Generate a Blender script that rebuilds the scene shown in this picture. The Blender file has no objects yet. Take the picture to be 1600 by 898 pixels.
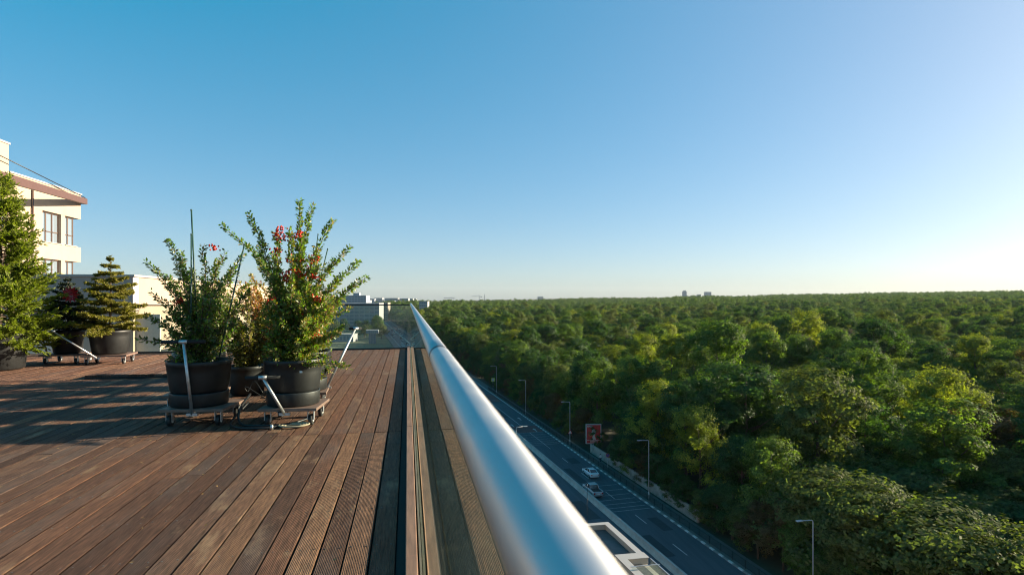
import bpy, bmesh, math, random
import numpy as np
from mathutils import Vector, Matrix, Quaternion
R = math.radians
scene = bpy.context.scene
COL = scene.collection

# ------------------------------------------------------------------ camera, sky, sun, exposure
CAM_H, YAW, FPX = 1.2, math.atan(163 / 889.0), 889.0
cam_d = bpy.data.cameras.new('camera'); cam = bpy.data.objects.new('camera', cam_d); COL.objects.link(cam)
cam.location = (0, 0, CAM_H); cam.rotation_euler = (R(90), 0, -YAW)
cam_d.sensor_width = 36; cam_d.lens = 36 * FPX / 1600; cam_d.shift_y = 17 / 1600
cam_d.clip_start = 0.02; cam_d.clip_end = 40000
cam_d.dof.use_dof = True; cam_d.dof.focus_distance = 9.0; cam_d.dof.aperture_fstop = 4.5
scene.camera = cam

SUN_AZ, SUN_EL = R(83), R(16)
world = bpy.data.worlds.new('World'); scene.world = world; world.use_nodes = True
wn = world.node_tree; wn.nodes.clear()
sky = wn.nodes.new('ShaderNodeTexSky'); sky.sky_type = 'NISHITA'; sky.sun_disc = False
sky.sun_elevation = SUN_EL; sky.sun_rotation = SUN_AZ
sky.altitude = 100; sky.air_density = 0.8; sky.dust_density = 1.2; sky.ozone_density = 4.0
bg = wn.nodes.new('ShaderNodeBackground'); bg.inputs[1].default_value = 0.051
wo = wn.nodes.new('ShaderNodeOutputWorld')
hs = wn.nodes.new('ShaderNodeHueSaturation'); hs.inputs['Saturation'].default_value = 1.3; hs.inputs['Hue'].default_value = 0.503
wn.links.new(sky.outputs[0], hs.inputs['Color']); gm = wn.nodes.new('ShaderNodeGamma'); gm.inputs[1].default_value = 0.5          # film-like shoulder, the same all over the sky
sc1 = wn.nodes.new('ShaderNodeVectorMath'); sc1.operation = 'SCALE'; sc1.inputs[3].default_value = 0.2
sc2 = wn.nodes.new('ShaderNodeVectorMath'); sc2.operation = 'MULTIPLY'; sc2.inputs[1].default_value = (4.75, 5.0, 4.9)
wn.links.new(hs.outputs[0], sc1.inputs[0]); wn.links.new(sc1.outputs[0], gm.inputs[0]); wn.links.new(gm.outputs[0], sc2.inputs[0]); wn.links.new(sc2.outputs[0], bg.inputs[0]); wn.links.new(bg.outputs[0], wo.inputs[0])
sun_d = bpy.data.lights.new('sun', 'SUN'); sun_d.energy = 5.0; sun_d.angle = R(0.53); sun_d.color = (1.0, 0.84, 0.62)
sun = bpy.data.objects.new('sun', sun_d); COL.objects.link(sun)
SDIR = Vector((math.sin(SUN_AZ) * math.cos(SUN_EL), math.cos(SUN_AZ) * math.cos(SUN_EL), math.sin(SUN_EL)))
sun.rotation_euler = SDIR.to_track_quat('Z', 'Y').to_euler(); sun.location = (60, 10, 60)
vs = scene.view_settings
vs.view_transform = 'Standard'; vs.look = 'None'; vs.gamma = 1; vs.use_curve_mapping = False; vs.exposure = 1.78
scene.render.engine = 'CYCLES'
cy = scene.cycles
cy.use_denoising = True; cy.filter_width = 1.1; cy.max_bounces = 8; cy.transparent_max_bounces = 16; cy.diffuse_bounces = 3
cy.glossy_bounces = 4; cy.transmission_bounces = 4; cy.sample_clamp_indirect = 6

# ------------------------------------------------------------------ small helpers
SIN, COS = math.sin(YAW), math.cos(YAW)
def P(u, v, y):
    "the point at world depth y seen in direction (u, v) of the survey photograph"
    a = (u - 800) / FPX; t = y / (COS - a * SIN)
    return Vector((t * SIN + a * t * COS, y, CAM_H - (v - 466) / FPX * t))
def PT(u, v, t):
    a = (u - 800) / FPX
    return Vector((t * SIN + a * t * COS, t * COS - a * t * SIN, CAM_H - (v - 466) / FPX * t))
def pix(x, y, z):
    t = x * SIN + y * COS
    return 800 + FPX * (x * COS - y * SIN) / t, 466 - FPX * (z - CAM_H) / t

def tag(o, label=None, cat=None, group=None, kind=None):
    if label: o['label'] = label
    if cat: o['category'] = cat
    if group: o['group'] = group
    if kind: o['kind'] = kind
    return o
def empty(name, loc=(0, 0, 0), rz=0, label=None, cat=None, group=None):
    o = bpy.data.objects.new(name, None); COL.objects.link(o); o.empty_display_size = 0.2
    o.location = loc; o.rotation_euler = (0, 0, rz)
    return tag(o, label, cat, group)
def link(name, me, parent=None, loc=None, rz=None):
    o = bpy.data.objects.new(name, me); COL.objects.link(o)
    if parent: o.parent = parent
    if loc is not None: o.location = loc
    if rz is not None: o.rotation_euler = (0, 0, rz)
    return o
def copy_tree(o, parent=None):
    c = o.copy(); COL.objects.link(c); c.parent = parent
    for ch in list(o.children): copy_tree(ch, c)
    return c

class MB:
    "collects solid shapes that become one mesh"
    def __init__(s): s.v = []; s.f = []; s.sm = []
    def add(s, vs_, fs, smooth=False):
        n = len(s.v); s.v += [tuple(v) for v in vs_]
        s.f += [tuple(i + n for i in f) for f in fs]; s.sm += [smooth] * len(fs); return s
    def box(s, lo, hi, M=None):
        x0, y0, z0 = lo; x1, y1, z1 = hi
        c = [Vector(p) for p in ((x0, y0, z0), (x1, y0, z0), (x1, y1, z0), (x0, y1, z0), (x0, y0, z1), (x1, y0, z1), (x1, y1, z1), (x0, y1, z1))]
        if M is not None: c = [M @ p for p in c]
        return s.add(c, [(0, 3, 2, 1), (4, 5, 6, 7), (0, 1, 5, 4), (1, 2, 6, 5), (2, 3, 7, 6), (3, 0, 4, 7)])
    def bar(s, a, b, w, h, up=(0, 0, 1)):
        a, b = Vector(a), Vector(b); d = (b - a); L = d.length; d.normalize()
        x = d.cross(Vector(up)).normalized(); z = x.cross(d)
        M = Matrix((x, d, z)).transposed().to_4x4(); M.translation = a
        return s.box((-w / 2, 0, -h / 2), (w / 2, L, h / 2), M)
    def tube(s, pts, rad, n=8, cap=True):
        pts = [Vector(p) for p in pts]
        if not hasattr(rad, '__len__'): rad = [rad] * len(pts)
        ref = Vector((0.31, 0.17, 0.93)); ring = []; vs_ = []; fs = []
        for i, p in enumerate(pts):
            d = (pts[min(i + 1, len(pts) - 1)] - pts[max(i - 1, 0)]).normalized()
            x = d.cross(ref)
            if x.length < 0.1: x = d.cross(Vector((1, 0, 0)))
            x.normalize(); y = d.cross(x)
            for k in range(n):
                a = 2 * math.pi * k / n
                vs_.append(p + (x * math.cos(a) + y * math.sin(a)) * rad[i])
        for i in range(len(pts) - 1):
            for k in range(n):
                k2 = (k + 1) % n
                fs.append((i * n + k, i * n + k2, i * n + n + k2, i * n + n + k))
        s.add(vs_, fs, True)
        if cap:
            m = len(s.v) - len(vs_)
            s.f += [tuple(m + k for k in range(n))[::-1], tuple(m + (len(pts) - 1) * n + k for k in range(n))]; s.sm += [False, False]
        return s
    def lathe(s, prof, c=(0, 0, 0), n=28):
        vs_ = []; fs = []
        for r, z in prof:
            for k in range(n):
                a = 2 * math.pi * k / n; vs_.append((c[0] + r * math.cos(a), c[1] + r * math.sin(a), c[2] + z))
        for i in range(len(prof) - 1):
            for k in range(n):
                k2 = (k + 1) % n; fs.append((i * n + k, i * n + k2, i * n + n + k2, i * n + n + k))
        return s.add(vs_, fs, True)
    def prism(s, poly, z0, z1, M=None):
        n = len(poly); vs_ = [Vector((x, y, z0)) for x, y in poly] + [Vector((x, y, z1)) for x, y in poly]
        if M is not None: vs_ = [M @ p for p in vs_]
        return s.add(vs_, [tuple(range(n))[::-1], tuple(range(n, 2 * n))] + [(i, (i + 1) % n, n + (i + 1) % n, n + i) for i in range(n)])
    def quad(s, *p): return s.add(p, [(0, 1, 2, 3)])
    def mesh(s, name, mat):
        me = bpy.data.meshes.new(name); me.from_pydata(s.v, [], s.f)
        me.polygons.foreach_set('use_smooth', s.sm)
        if mat: me.materials.append(mat)
        me.update(); return me
    def build(s, name, mat, parent=None, loc=None, rz=None, bevel=0):
        o = link(name, s.mesh(name, mat), parent, loc, rz)
        if bevel:
            m = o.modifiers.new('bevel', 'BEVEL'); m.width = bevel; m.segments = 2; m.limit_method = 'ANGLE'; m.angle_limit = R(40)
        return o

# ------------------------------------------------------------------ materials
def mat(name, rgb=(0.5, 0.5, 0.5), rough=0.6, metal=0.0, noise=0.0, nscale=8.0, bump=0.0, stretch=None, coat=0.0, spec=0.5, bscale=None):
    m = bpy.data.materials.new(name); m.use_nodes = True; nt = m.node_tree; b = nt.nodes['Principled BSDF']
    b.inputs['Base Color'].default_value = (*rgb, 1); b.inputs['Roughness'].default_value = rough; b.inputs['Metallic'].default_value = metal
    b.inputs['Specular IOR Level'].default_value = spec; b.inputs['Coat Weight'].default_value = coat
    if noise or bump:
        tc = nt.nodes.new('ShaderNodeTexCoord'); mp = nt.nodes.new('ShaderNodeMapping'); nt.links.new(tc.outputs['Object'], mp.inputs[0])
        if stretch: mp.inputs['Scale'].default_value = stretch
        n = nt.nodes.new('ShaderNodeTexNoise'); n.inputs['Scale'].default_value = nscale; n.inputs['Detail'].default_value = 6; n.inputs['Roughness'].default_value = 0.65
        nt.links.new(mp.outputs[0], n.inputs['Vector'])
        if noise:
            cr = nt.nodes.new('ShaderNodeValToRGB'); e = cr.color_ramp.elements
            e[0].position = 0.3; e[1].position = 0.72
            e[0].color = (*[c * (1 - noise) for c in rgb], 1); e[1].color = (*[min(1, c * (1 + noise)) for c in rgb], 1)
            nt.links.new(n.outputs[0], cr.inputs[0]); nt.links.new(cr.outputs[0], b.inputs['Base Color'])
        if bump:
            n2 = n
            if bscale:
                n2 = nt.nodes.new('ShaderNodeTexNoise'); n2.inputs['Scale'].default_value = bscale; n2.inputs['Detail'].default_value = 4
                nt.links.new(mp.outputs[0], n2.inputs['Vector'])
            bp = nt.nodes.new('ShaderNodeBump'); bp.inputs['Strength'].default_value = 0.5; bp.inputs['Distance'].default_value = bump
            nt.links.new(n2.outputs[0], bp.inputs['Height']); nt.links.new(bp.outputs[0], b.inputs['Normal'])
    return m

def leaf_mat(name, c1, c2, trans=0.46, gloss=0.02, ivar=0.35, rough=0.6):
    "foliage: the tree's own tone between c1 and c2, each leaf a little lighter or darker"
    m = bpy.data.materials.new(name); m.use_nodes = True; nt = m.node_tree; nt.nodes.clear(); N = nt.nodes.new; L = nt.links.new
    oi = N('ShaderNodeObjectInfo'); ge = N('ShaderNodeNewGeometry')
    mx = N('ShaderNodeMix'); mx.data_type = 'RGBA'; mx.inputs[6].default_value = (*c1, 1); mx.inputs[7].default_value = (*c2, 1)
    ad = N('ShaderNodeMath'); ad.operation = 'MULTIPLY_ADD'; ad.inputs[1].default_value = 0.55; ad.use_clamp = True
    ir = N('ShaderNodeMath'); ir.operation = 'MULTIPLY'; ir.inputs[1].default_value = 0.45
    L(ge.outputs['Random Per Island'], ir.inputs[0]); L(oi.outputs['Random'], ad.inputs[0]); L(ir.outputs[0], ad.inputs[2]); L(ad.outputs[0], mx.inputs[0])
    hv = N('ShaderNodeHueSaturation')
    mr = N('ShaderNodeMapRange'); mr.inputs[3].default_value = 1 - ivar; mr.inputs[4].default_value = 1 + ivar
    wn_ = N('ShaderNodeTexWhiteNoise'); wn_.noise_dimensions = '1D'; L(ge.outputs['Random Per Island'], wn_.inputs['W'])
    L(wn_.outputs['Value'], mr.inputs[0]); L(mr.outputs[0], hv.inputs['Value']); L(mx.outputs[2], hv.inputs['Color'])
    d = N('ShaderNodeBsdfDiffuse'); t = N('ShaderNodeBsdfTranslucent'); g = N('ShaderNodeBsdfGlossy'); g.inputs['Roughness'].default_value = rough
    tg = N('ShaderNodeMix'); tg.data_type = 'RGBA'; tg.blend_type = 'MULTIPLY'; tg.inputs[0].default_value = 1; tg.inputs[7].default_value = (1.4, 1.6, 0.45, 1)
    L(hv.outputs[0], d.inputs[0]); L(hv.outputs[0], tg.inputs[6]); L(tg.outputs[2], t.inputs[0])
    a = N('ShaderNodeMixShader'); a.inputs[0].default_value = trans; L(d.outputs[0], a.inputs[1]); L(t.outputs[0], a.inputs[2])
    b = N('ShaderNodeMixShader'); b.inputs[0].default_value = gloss; L(a.outputs[0], b.inputs[1]); L(g.outputs[0], b.inputs[2])
    o = N('ShaderNodeOutputMaterial'); L(b.outputs[0], o.inputs[0]); return m

def glass_mat(name, tint=(0.93, 0.97, 0.95), extra=0.0):
    "thin clear pane: what is behind shows through, Fresnel reflection on top"
    m = bpy.data.materials.new(name); m.use_nodes = True; nt = m.node_tree; nt.nodes.clear(); N = nt.nodes.new; L = nt.links.new
    fr = N('ShaderNodeFresnel'); ge = N('ShaderNodeNewGeometry'); io = N('ShaderNodeMapRange'); io.inputs[3].default_value = 1.5; io.inputs[4].default_value = 1 / 1.5
    L(ge.outputs['Backfacing'], io.inputs[0]); L(io.outputs[0], fr.inputs[0])            # the far face of the pane reflects like the near one
    tr = N('ShaderNodeBsdfTransparent'); tr.inputs[0].default_value = (*tint, 1)
    gl = N('ShaderNodeBsdfGlossy'); gl.inputs['Roughness'].default_value = 0.0; gl.inputs['Color'].default_value = (0.86, 0.90, 0.82, 1)
    df = N('ShaderNodeBsdfDiffuse'); df.inputs[0].default_value = (0.55, 0.55, 0.52, 1)
    tc = N('ShaderNodeTexCoord'); nz = N('ShaderNodeTexNoise'); nz.inputs['Scale'].default_value = 3; nz.inputs['Detail'].default_value = 8; nz.inputs['Roughness'].default_value = 0.7
    L(tc.outputs['Object'], nz.inputs['Vector'])
    du = N('ShaderNodeMapRange'); du.inputs[1].default_value = 0.42; du.inputs[2].default_value = 0.8; du.inputs[3].default_value = 0.05 + extra; du.inputs[4].default_value = 0.14 + extra * 2
    L(nz.outputs[0], du.inputs[0])
    ds = N('ShaderNodeMixShader'); L(du.outputs[0], ds.inputs[0]); L(tr.outputs[0], ds.inputs[1]); L(df.outputs[0], ds.inputs[2])
    mx = N('ShaderNodeMixShader'); L(fr.outputs[0], mx.inputs[0]); L(ds.outputs[0], mx.inputs[1]); L(gl.outputs[0], mx.inputs[2])
    o = N('ShaderNodeOutputMaterial'); L(mx.outputs[0], o.inputs[0]); return m

def board_mat():
    m = bpy.data.materials.new('deck_timber'); m.use_nodes = True; nt = m.node_tree; b = nt.nodes['Principled BSDF']; N = nt.nodes.new; L = nt.links.new
    tc = N('ShaderNodeTexCoord'); oi = N('ShaderNodeObjectInfo')
    off = N('ShaderNodeVectorMath'); off.operation = 'MULTIPLY_ADD'; off.inputs[1].default_value = (37, 91, 13)
    cx = N('ShaderNodeCombineXYZ')
    for i in range(3): L(oi.outputs['Random'], cx.inputs[i])
    L(cx.outputs[0], off.inputs[0]); L(tc.outputs['Object'], off.inputs[2])
    def noise(scale, st, det=6, rg=0.65):
        mp = N('ShaderNodeMapping'); mp.inputs['Scale'].default_value = st; n = N('ShaderNodeTexNoise')
        n.inputs['Scale'].default_value = scale; n.inputs['Detail'].default_value = det; n.inputs['Roughness'].default_value = rg
        L(off.outputs[0], mp.inputs[0]); L(mp.outputs[0], n.inputs['Vector']); return n
    def ramp(src, *st):
        r = N('ShaderNodeValToRGB'); e = r.color_ramp.elements
        while len(e) < len(st): e.new(0.5)
        for k, (p, c) in enumerate(st): e[k].position = p; e[k].color = (*c, 1)
        L(src, r.inputs[0]); return r
    def mixc(fac, a, bb, bt='MIX'):
        x = N('ShaderNodeMix'); x.data_type = 'RGBA'; x.blend_type = bt
        if isinstance(fac, float): x.inputs[0].default_value = fac
        else: L(fac, x.inputs[0])
        L(a, x.inputs[6])
        if isinstance(bb, tuple): x.inputs[7].default_value = (*bb, 1)
        else: L(bb, x.inputs[7])
        return x.outputs[2]
    tone = ramp(oi.outputs['Random'], (0.0, (0.072, 0.037, 0.026)), (0.35, (0.152, 0.072, 0.044)), (0.7, (0.115, 0.063, 0.045)), (1.0, (0.20, 0.104, 0.060)))
    grain = noise(9, (9, 0.7, 1), 8, 0.7)
    gr = ramp(grain.outputs[0], (0.3, (0.35, 0.32, 0.32)), (0.53, (1, 1, 1)), (0.76, (1.9, 1.8, 1.6)))
    col = mixc(1.0, tone.outputs[0], gr.outputs[0], 'MULTIPLY')
    worn = noise(2.2, (2.5, 0.7, 1), 7, 0.72)
    wr = N('ShaderNodeMapRange'); wr.inputs[1].default_value = 0.56; wr.inputs[2].default_value = 0.72; wr.inputs[4].default_value = 0.7; L(worn.outputs[0], wr.inputs[0])
    col = mixc(wr.outputs[0], col, (0.34, 0.22, 0.13))
    gry = noise(1.1, (1.6, 0.45, 1), 5); wg = N('ShaderNodeMapRange'); wg.inputs[1].default_value = 0.5; wg.inputs[2].default_value = 0.75; wg.inputs[4].default_value = 0.55; L(gry.outputs[0], wg.inputs[0])
    col = mixc(wg.outputs[0], col, (0.12, 0.105, 0.10))
    L(col, b.inputs['Base Color']); b.inputs['Roughness'].default_value = 0.75; b.inputs['Specular IOR Level'].default_value = 0.18
    # pressed ribs along the board, worn away in patches, over the grain
    sp = N('ShaderNodeSeparateXYZ'); L(tc.outputs['Object'], sp.inputs[0])
    w = N('ShaderNodeMath'); w.operation = 'MULTIPLY'; w.inputs[1].default_value = 2 * math.pi / 0.0076; L(sp.outputs[0], w.inputs[0])
    sn = N('ShaderNodeMath'); sn.operation = 'SINE'; L(w.outputs[0], sn.inputs[0])
    wv = N('ShaderNodeMapRange'); wv.inputs[1].default_value = 0.35; wv.inputs[2].default_value = 0.62; wv.inputs[3].default_value = 1.0; wv.inputs[4].default_value = 0.25; L(worn.outputs[0], wv.inputs[0])
    mu = N('ShaderNodeMath'); mu.operation = 'MULTIPLY'; L(sn.outputs[0], mu.inputs[0]); L(wv.outputs[0], mu.inputs[1])
    b1 = N('ShaderNodeBump'); b1.inputs['Strength'].default_value = 0.9; b1.inputs['Distance'].default_value = 0.003; L(mu.outputs[0], b1.inputs['Height'])
    b2 = N('ShaderNodeBump'); b2.inputs['Strength'].default_value = 0.6; b2.inputs['Distance'].default_value = 0.006; L(grain.outputs[0], b2.inputs['Height']); L(b1.outputs[0], b2.inputs['Normal'])
    L(b2.outputs[0], b.inputs['Normal']); return m

def kerb_mat():
    m = mat('painted_kerb', (0.3, 0.3, 0.29), 0.85); nt = m.node_tree; b = nt.nodes['Principled BSDF']; N = nt.nodes.new; L = nt.links.new
    tc = N('ShaderNodeTexCoord'); sp = N('ShaderNodeSeparateXYZ'); L(tc.outputs['Object'], sp.inputs[0])
    f = N('ShaderNodeMath'); f.operation = 'PINGPONG'; f.inputs[1].default_value = 1.0; L(sp.outputs[1], f.inputs[0])
    g = N('ShaderNodeMath'); g.operation = 'GREATER_THAN'; g.inputs[1].default_value = 0.55; L(f.outputs[0], g.inputs[0])
    x = N('ShaderNodeMix'); x.data_type = 'RGBA'; x.inputs[6].default_value = (0.22, 0.21, 0.2, 1); x.inputs[7].default_value = (0.55, 0.54, 0.52, 1)
    L(g.outputs[0], x.inputs[0]); L(x.outputs[2], b.inputs['Base Color']); return m

def rail_mat():
    "tube steel brushed around its girth: highlights stretch along the axis"
    m = mat('brushed_rail_steel', (0.56, 0.56, 0.555), 0.36, 1.0); nt = m.node_tree; b = nt.nodes['Principled BSDF']
    c = nt.nodes.new('ShaderNodeCombineXYZ'); c.inputs[1].default_value = 1.0; nt.links.new(c.outputs[0], b.inputs['Tangent']); b.inputs['Anisotropic'].default_value = 0.5
    tc = nt.nodes.new('ShaderNodeTexCoord'); n = nt.nodes.new('ShaderNodeTexNoise'); n.inputs['Scale'].default_value = 14; n.inputs['Detail'].default_value = 8; nt.links.new(tc.outputs['Object'], n.inputs['Vector'])
    r = nt.nodes.new('ShaderNodeMapRange'); r.inputs[1].default_value = 0.3; r.inputs[2].default_value = 0.7; r.inputs[3].default_value = 0.47; r.inputs[4].default_value = 0.60
    nt.links.new(n.outputs[0], r.inputs[0]); nt.links.new(r.outputs[0], b.inputs['Roughness']); return m

M = dict(
    board=board_mat(), edge=mat('edge_board', (0.24, 0.13, 0.085), 0.6, noise=0.35, nscale=6, stretch=(6, 0.6, 6), bump=0.002),
    sub=mat('deck_substructure', (0.03, 0.027, 0.025), 0.9),
    steel=rail_mat(),
    steel_dark=mat('rail_joint', (0.12, 0.12, 0.12), 0.4, 1.0), galv=mat('galvanised', (0.5, 0.51, 0.52), 0.42, 0.85, noise=0.2, nscale=30),
    glass=glass_mat('balustrade_glass'), channel=mat('glass_channel', (0.20, 0.175, 0.12), 0.5, 0.3, noise=0.3, nscale=12, stretch=(4, .4, 4)),
    rubber=mat('black_rubber', (0.018, 0.018, 0.018), 0.6), pot=mat('charcoal_pot_plastic', (0.0085, 0.0098, 0.0102), 0.52, noise=0.6, nscale=7, bump=0.002),
    pot_grey=mat('sunlit_pot_plastic', (0.16, 0.155, 0.13), 0.6, noise=0.3, nscale=5), soil=mat('potting_soil', (0.035, 0.024, 0.017), 0.95, noise=0.4, nscale=40, bump=0.01),  # pot_grey: sunlit tone painted into the pot's own colour
    ply=mat('dolly_plywood', (0.17, 0.105, 0.08), 0.6, noise=0.3, nscale=7, stretch=(1, 6, 1)), grip=mat('foam_grip', (0.012, 0.012, 0.012), 0.85),
    bark=mat('bark', (0.085, 0.06, 0.042), 0.9, noise=0.35, nscale=10, stretch=(4, 4, 0.6), bump=0.01), stake=mat('green_coated_stake', (0.02, 0.06, 0.045), 0.45),
    cable=mat('black_cable', (0.012, 0.012, 0.013), 0.45), rope=mat('rope', (0.4, 0.33, 0.22), 0.9), tape=mat('white_label', (0.7, 0.7, 0.68), 0.7),
    cream=mat('cream_render', (0.36, 0.27, 0.20), 0.9, noise=0.06, nscale=1.2, bump=0.004, bscale=60), white_wall=mat('off_white_render', (0.38, 0.34, 0.29), 0.9, noise=0.08, nscale=1.5, bump=0.003, bscale=70),
    taupe=mat('shade_taupe_fascia', (0.36, 0.31, 0.28), 0.85, noise=0.1, nscale=2, bump=0.003, bscale=60), coping=mat('coping_metal', (0.36, 0.35, 0.33), 0.5, 0.2),
    brown=mat('brown_beam_paint', (0.085, 0.042, 0.032), 0.55, noise=0.1, nscale=3), frame=mat('brown_window_frame', (0.10, 0.065, 0.05), 0.45),
    pane=mat('window_glass', (0.16, 0.20, 0.24), 0.06, 0.0, spec=1.0, coat=1.0), blind=mat('pale_blind', (0.55, 0.52, 0.47), 0.8), pane_dark=mat('dark_window_glass', (0.03, 0.045, 0.055), 0.08, spec=1.0, coat=0.8),
    asphalt=mat('asphalt', (0.062, 0.069, 0.080), 0.8, noise=0.25, nscale=0.6, stretch=(1.6, 0.12, 1), bump=0.004, bscale=40), marking=mat('road_paint', (0.42, 0.42, 0.41), 0.75, noise=0.25, nscale=2),
    patch=mat('road_patch', (0.032, 0.034, 0.038), 0.85, noise=0.2, nscale=2),
    redroad=mat('red_anti_skid', (0.16, 0.05, 0.045), 0.85, noise=0.25, nscale=1.0), kerb=kerb_mat(), pave=mat('pavement_concrete', (0.11, 0.108, 0.10), 0.9, noise=0.2, nscale=0.8),
    ground=mat('woodland_floor', (0.045, 0.045, 0.024), 0.95, noise=0.5, nscale=0.12, bump=0.05), lawn=mat('lawn', (0.085, 0.105, 0.045), 0.95, noise=0.25, nscale=0.08),
    concrete=mat('barrier_concrete', (0.34, 0.325, 0.30), 0.88, noise=0.22, nscale=0.7, bump=0.01, bscale=20), roof=mat('bitumen_roof', (0.085, 0.085, 0.085), 0.9, noise=0.45, nscale=0.35, bump=0.01),
    fence=mat('dark_fence_steel', (0.025, 0.028, 0.03), 0.5, 0.4), lamp=mat('lamp_column_grey', (0.42, 0.44, 0.45), 0.5, 0.3), lens=mat('lamp_lens', (0.6, 0.6, 0.58), 0.25),
    graffiti=mat('stained_wall', (0.28, 0.25, 0.22), 0.9, noise=0.35, nscale=0.7),
    car_silver=mat('silver_car_paint', (0.62, 0.66, 0.70), 0.3, 0.1, coat=1.0), car_grey=mat('dark_silver_car_paint', (0.36, 0.38, 0.41), 0.3, 0.1, coat=1.0), car_dark=mat('dark_car_paint', (0.02, 0.023, 0.03), 0.25, 0.3, coat=1.0), car_white=mat('white_car_paint', (0.72, 0.72, 0.72), 0.3, coat=1.0),
    car_glass=mat('car_glass', (0.012, 0.014, 0.016), 0.05, spec=1.0), tyre=mat('tyre', (0.015, 0.015, 0.015), 0.85), rim=mat('alloy_rim', (0.45, 0.46, 0.47), 0.35, 0.8),
    tail=mat('tail_lamp', (0.35, 0.015, 0.012), 0.25, coat=0.8), head=mat('head_lamp', (0.75, 0.75, 0.72), 0.15, coat=0.8), plate=mat('number_plate', (0.7, 0.7, 0.7), 0.5),
    red=mat('red_poster', (0.62, 0.04, 0.035), 0.6), ad_pale=mat('poster_pale', (0.62, 0.55, 0.52), 0.6), ad_orange=mat('poster_orange', (0.55, 0.16, 0.05), 0.6), sign_white=mat('sign_white', (0.7, 0.7, 0.7), 0.5), sign_red=mat('sign_red', (0.5, 0.03, 0.03), 0.5),
    sign_blue=mat('sign_blue', (0.06, 0.10, 0.38), 0.5), sign_yellow=mat('sign_fluorescent_yellow', (0.62, 0.68, 0.12), 0.5), black=mat('black', (0.01, 0.01, 0.01), 0.6),
    city_a=mat('far_render_pale', (0.27, 0.275, 0.28), 0.85, noise=0.1, nscale=0.05), city_b=mat('far_render_grey', (0.26, 0.28, 0.31), 0.8, noise=0.1, nscale=0.05), city_c=mat('far_render_beige', (0.27, 0.22, 0.175), 0.85), glass_far=mat('far_curtain_glass', (0.10, 0.16, 0.20), 0.15, spec=1.0),
    skin=mat('skin', (0.45, 0.28, 0.2), 0.6), shirt=mat('pale_top', (0.55, 0.55, 0.56), 0.85), trousers=mat('dark_trousers', (0.03, 0.035, 0.05), 0.85), hair=mat('dark_hair', (0.02, 0.014, 0.01), 0.7),
    berry=mat('red_berry', (0.50, 0.035, 0.010), 0.5, spec=0.2), flower=mat('red_ribbon_flower', (0.34, 0.012, 0.022), 0.5),
)
LM = dict(
    deep=leaf_mat('deep_green_leaves', (0.030, 0.070, 0.024), (0.050, 0.098, 0.026)), mid=leaf_mat('mid_green_leaves', (0.062, 0.116, 0.023), (0.112, 0.160, 0.029)),
    yell=leaf_mat('yellow_green_leaves', (0.145, 0.185, 0.026), (0.22, 0.23, 0.032)), olive=leaf_mat('olive_leaves', (0.075, 0.105, 0.030), (0.115, 0.132, 0.034)),
    rust=leaf_mat('rust_leaves', (0.085, 0.060, 0.028), (0.12, 0.085, 0.034)), grey=leaf_mat('dry_grey_leaves', (0.095, 0.088, 0.060), (0.12, 0.10, 0.075), 0.2),
    far=leaf_mat('far_wood_leaves', (0.036, 0.080, 0.022), (0.095, 0.135, 0.028)),
    pyra=leaf_mat('firethorn_leaves', (0.058, 0.125, 0.020), (0.16, 0.22, 0.030), 0.48, 0.04, 0.45, 0.4), pyra_y=leaf_mat('sunlit_yellow_leaves', (0.09, 0.11, 0.02), (0.32, 0.22, 0.03), 0.35, 0.06, 0.4), autumn=leaf_mat('autumn_leaves', (0.05, 0.085, 0.02), (0.20, 0.13, 0.03), 0.3, 0.06, 0.5),  # pyra_y: yellow leaves with a sunlit brightness painted into their colour
    redleaf=leaf_mat('red_leaves', (0.28, 0.035, 0.02), (0.26, 0.12, 0.025), 0.35, 0.05, 0.4), golden=leaf_mat('golden_leaves', (0.34, 0.24, 0.03), (0.14, 0.14, 0.02), 0.35, 0.05, 0.35),
    fir_dark=leaf_mat('dark_fir_needles', (0.018, 0.035, 0.022), (0.035, 0.048, 0.025), 0.1, 0.05, 0.4), fir_gold=leaf_mat('golden_fir_needles', (0.11, 0.125, 0.024), (0.22, 0.18, 0.03), 0.3, 0.02, 0.4),
    thuja=leaf_mat('cypress_sprays', (0.085, 0.135, 0.020), (0.20, 0.215, 0.028), 0.45, 0.02, 0.4), litter=leaf_mat('fallen_leaves', (0.20, 0.11, 0.04), (0.36, 0.25, 0.10), 0.1, 0.03, 0.3),
)

def leaf_mesh(name, c, t, n, ln, wd, material):
    "one small diamond-shaped face for each leaf: c centre, t along, n facing"
    c = np.asarray(c, float); t = np.asarray(t, float); n = np.asarray(n, float); k = len(c)
    t /= np.linalg.norm(t, axis=1, keepdims=True) + 1e-9
    b = np.cross(n, t); b /= np.linalg.norm(b, axis=1, keepdims=True) + 1e-9
    ln = np.broadcast_to(np.asarray(ln, float), (k,))[:, None] / 2; wd = np.broadcast_to(np.asarray(wd, float), (k,))[:, None] / 2
    v = np.stack([c - t * ln, c + b * wd, c + t * ln, c - b * wd], 1).reshape(-1, 3)
    me = bpy.data.meshes.new(name); me.vertices.add(4 * k); me.vertices.foreach_set('co', v.ravel())
    me.loops.add(4 * k); me.loops.foreach_set('vertex_index', np.arange(4 * k, dtype=np.int32))
    me.polygons.add(k); me.polygons.foreach_set('loop_start', np.arange(0, 4 * k, 4, dtype=np.int32)); me.polygons.foreach_set('loop_total', np.full(k, 4, np.int32))
    me.materials.append(material); me.update(calc_edges=True); return me

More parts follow.
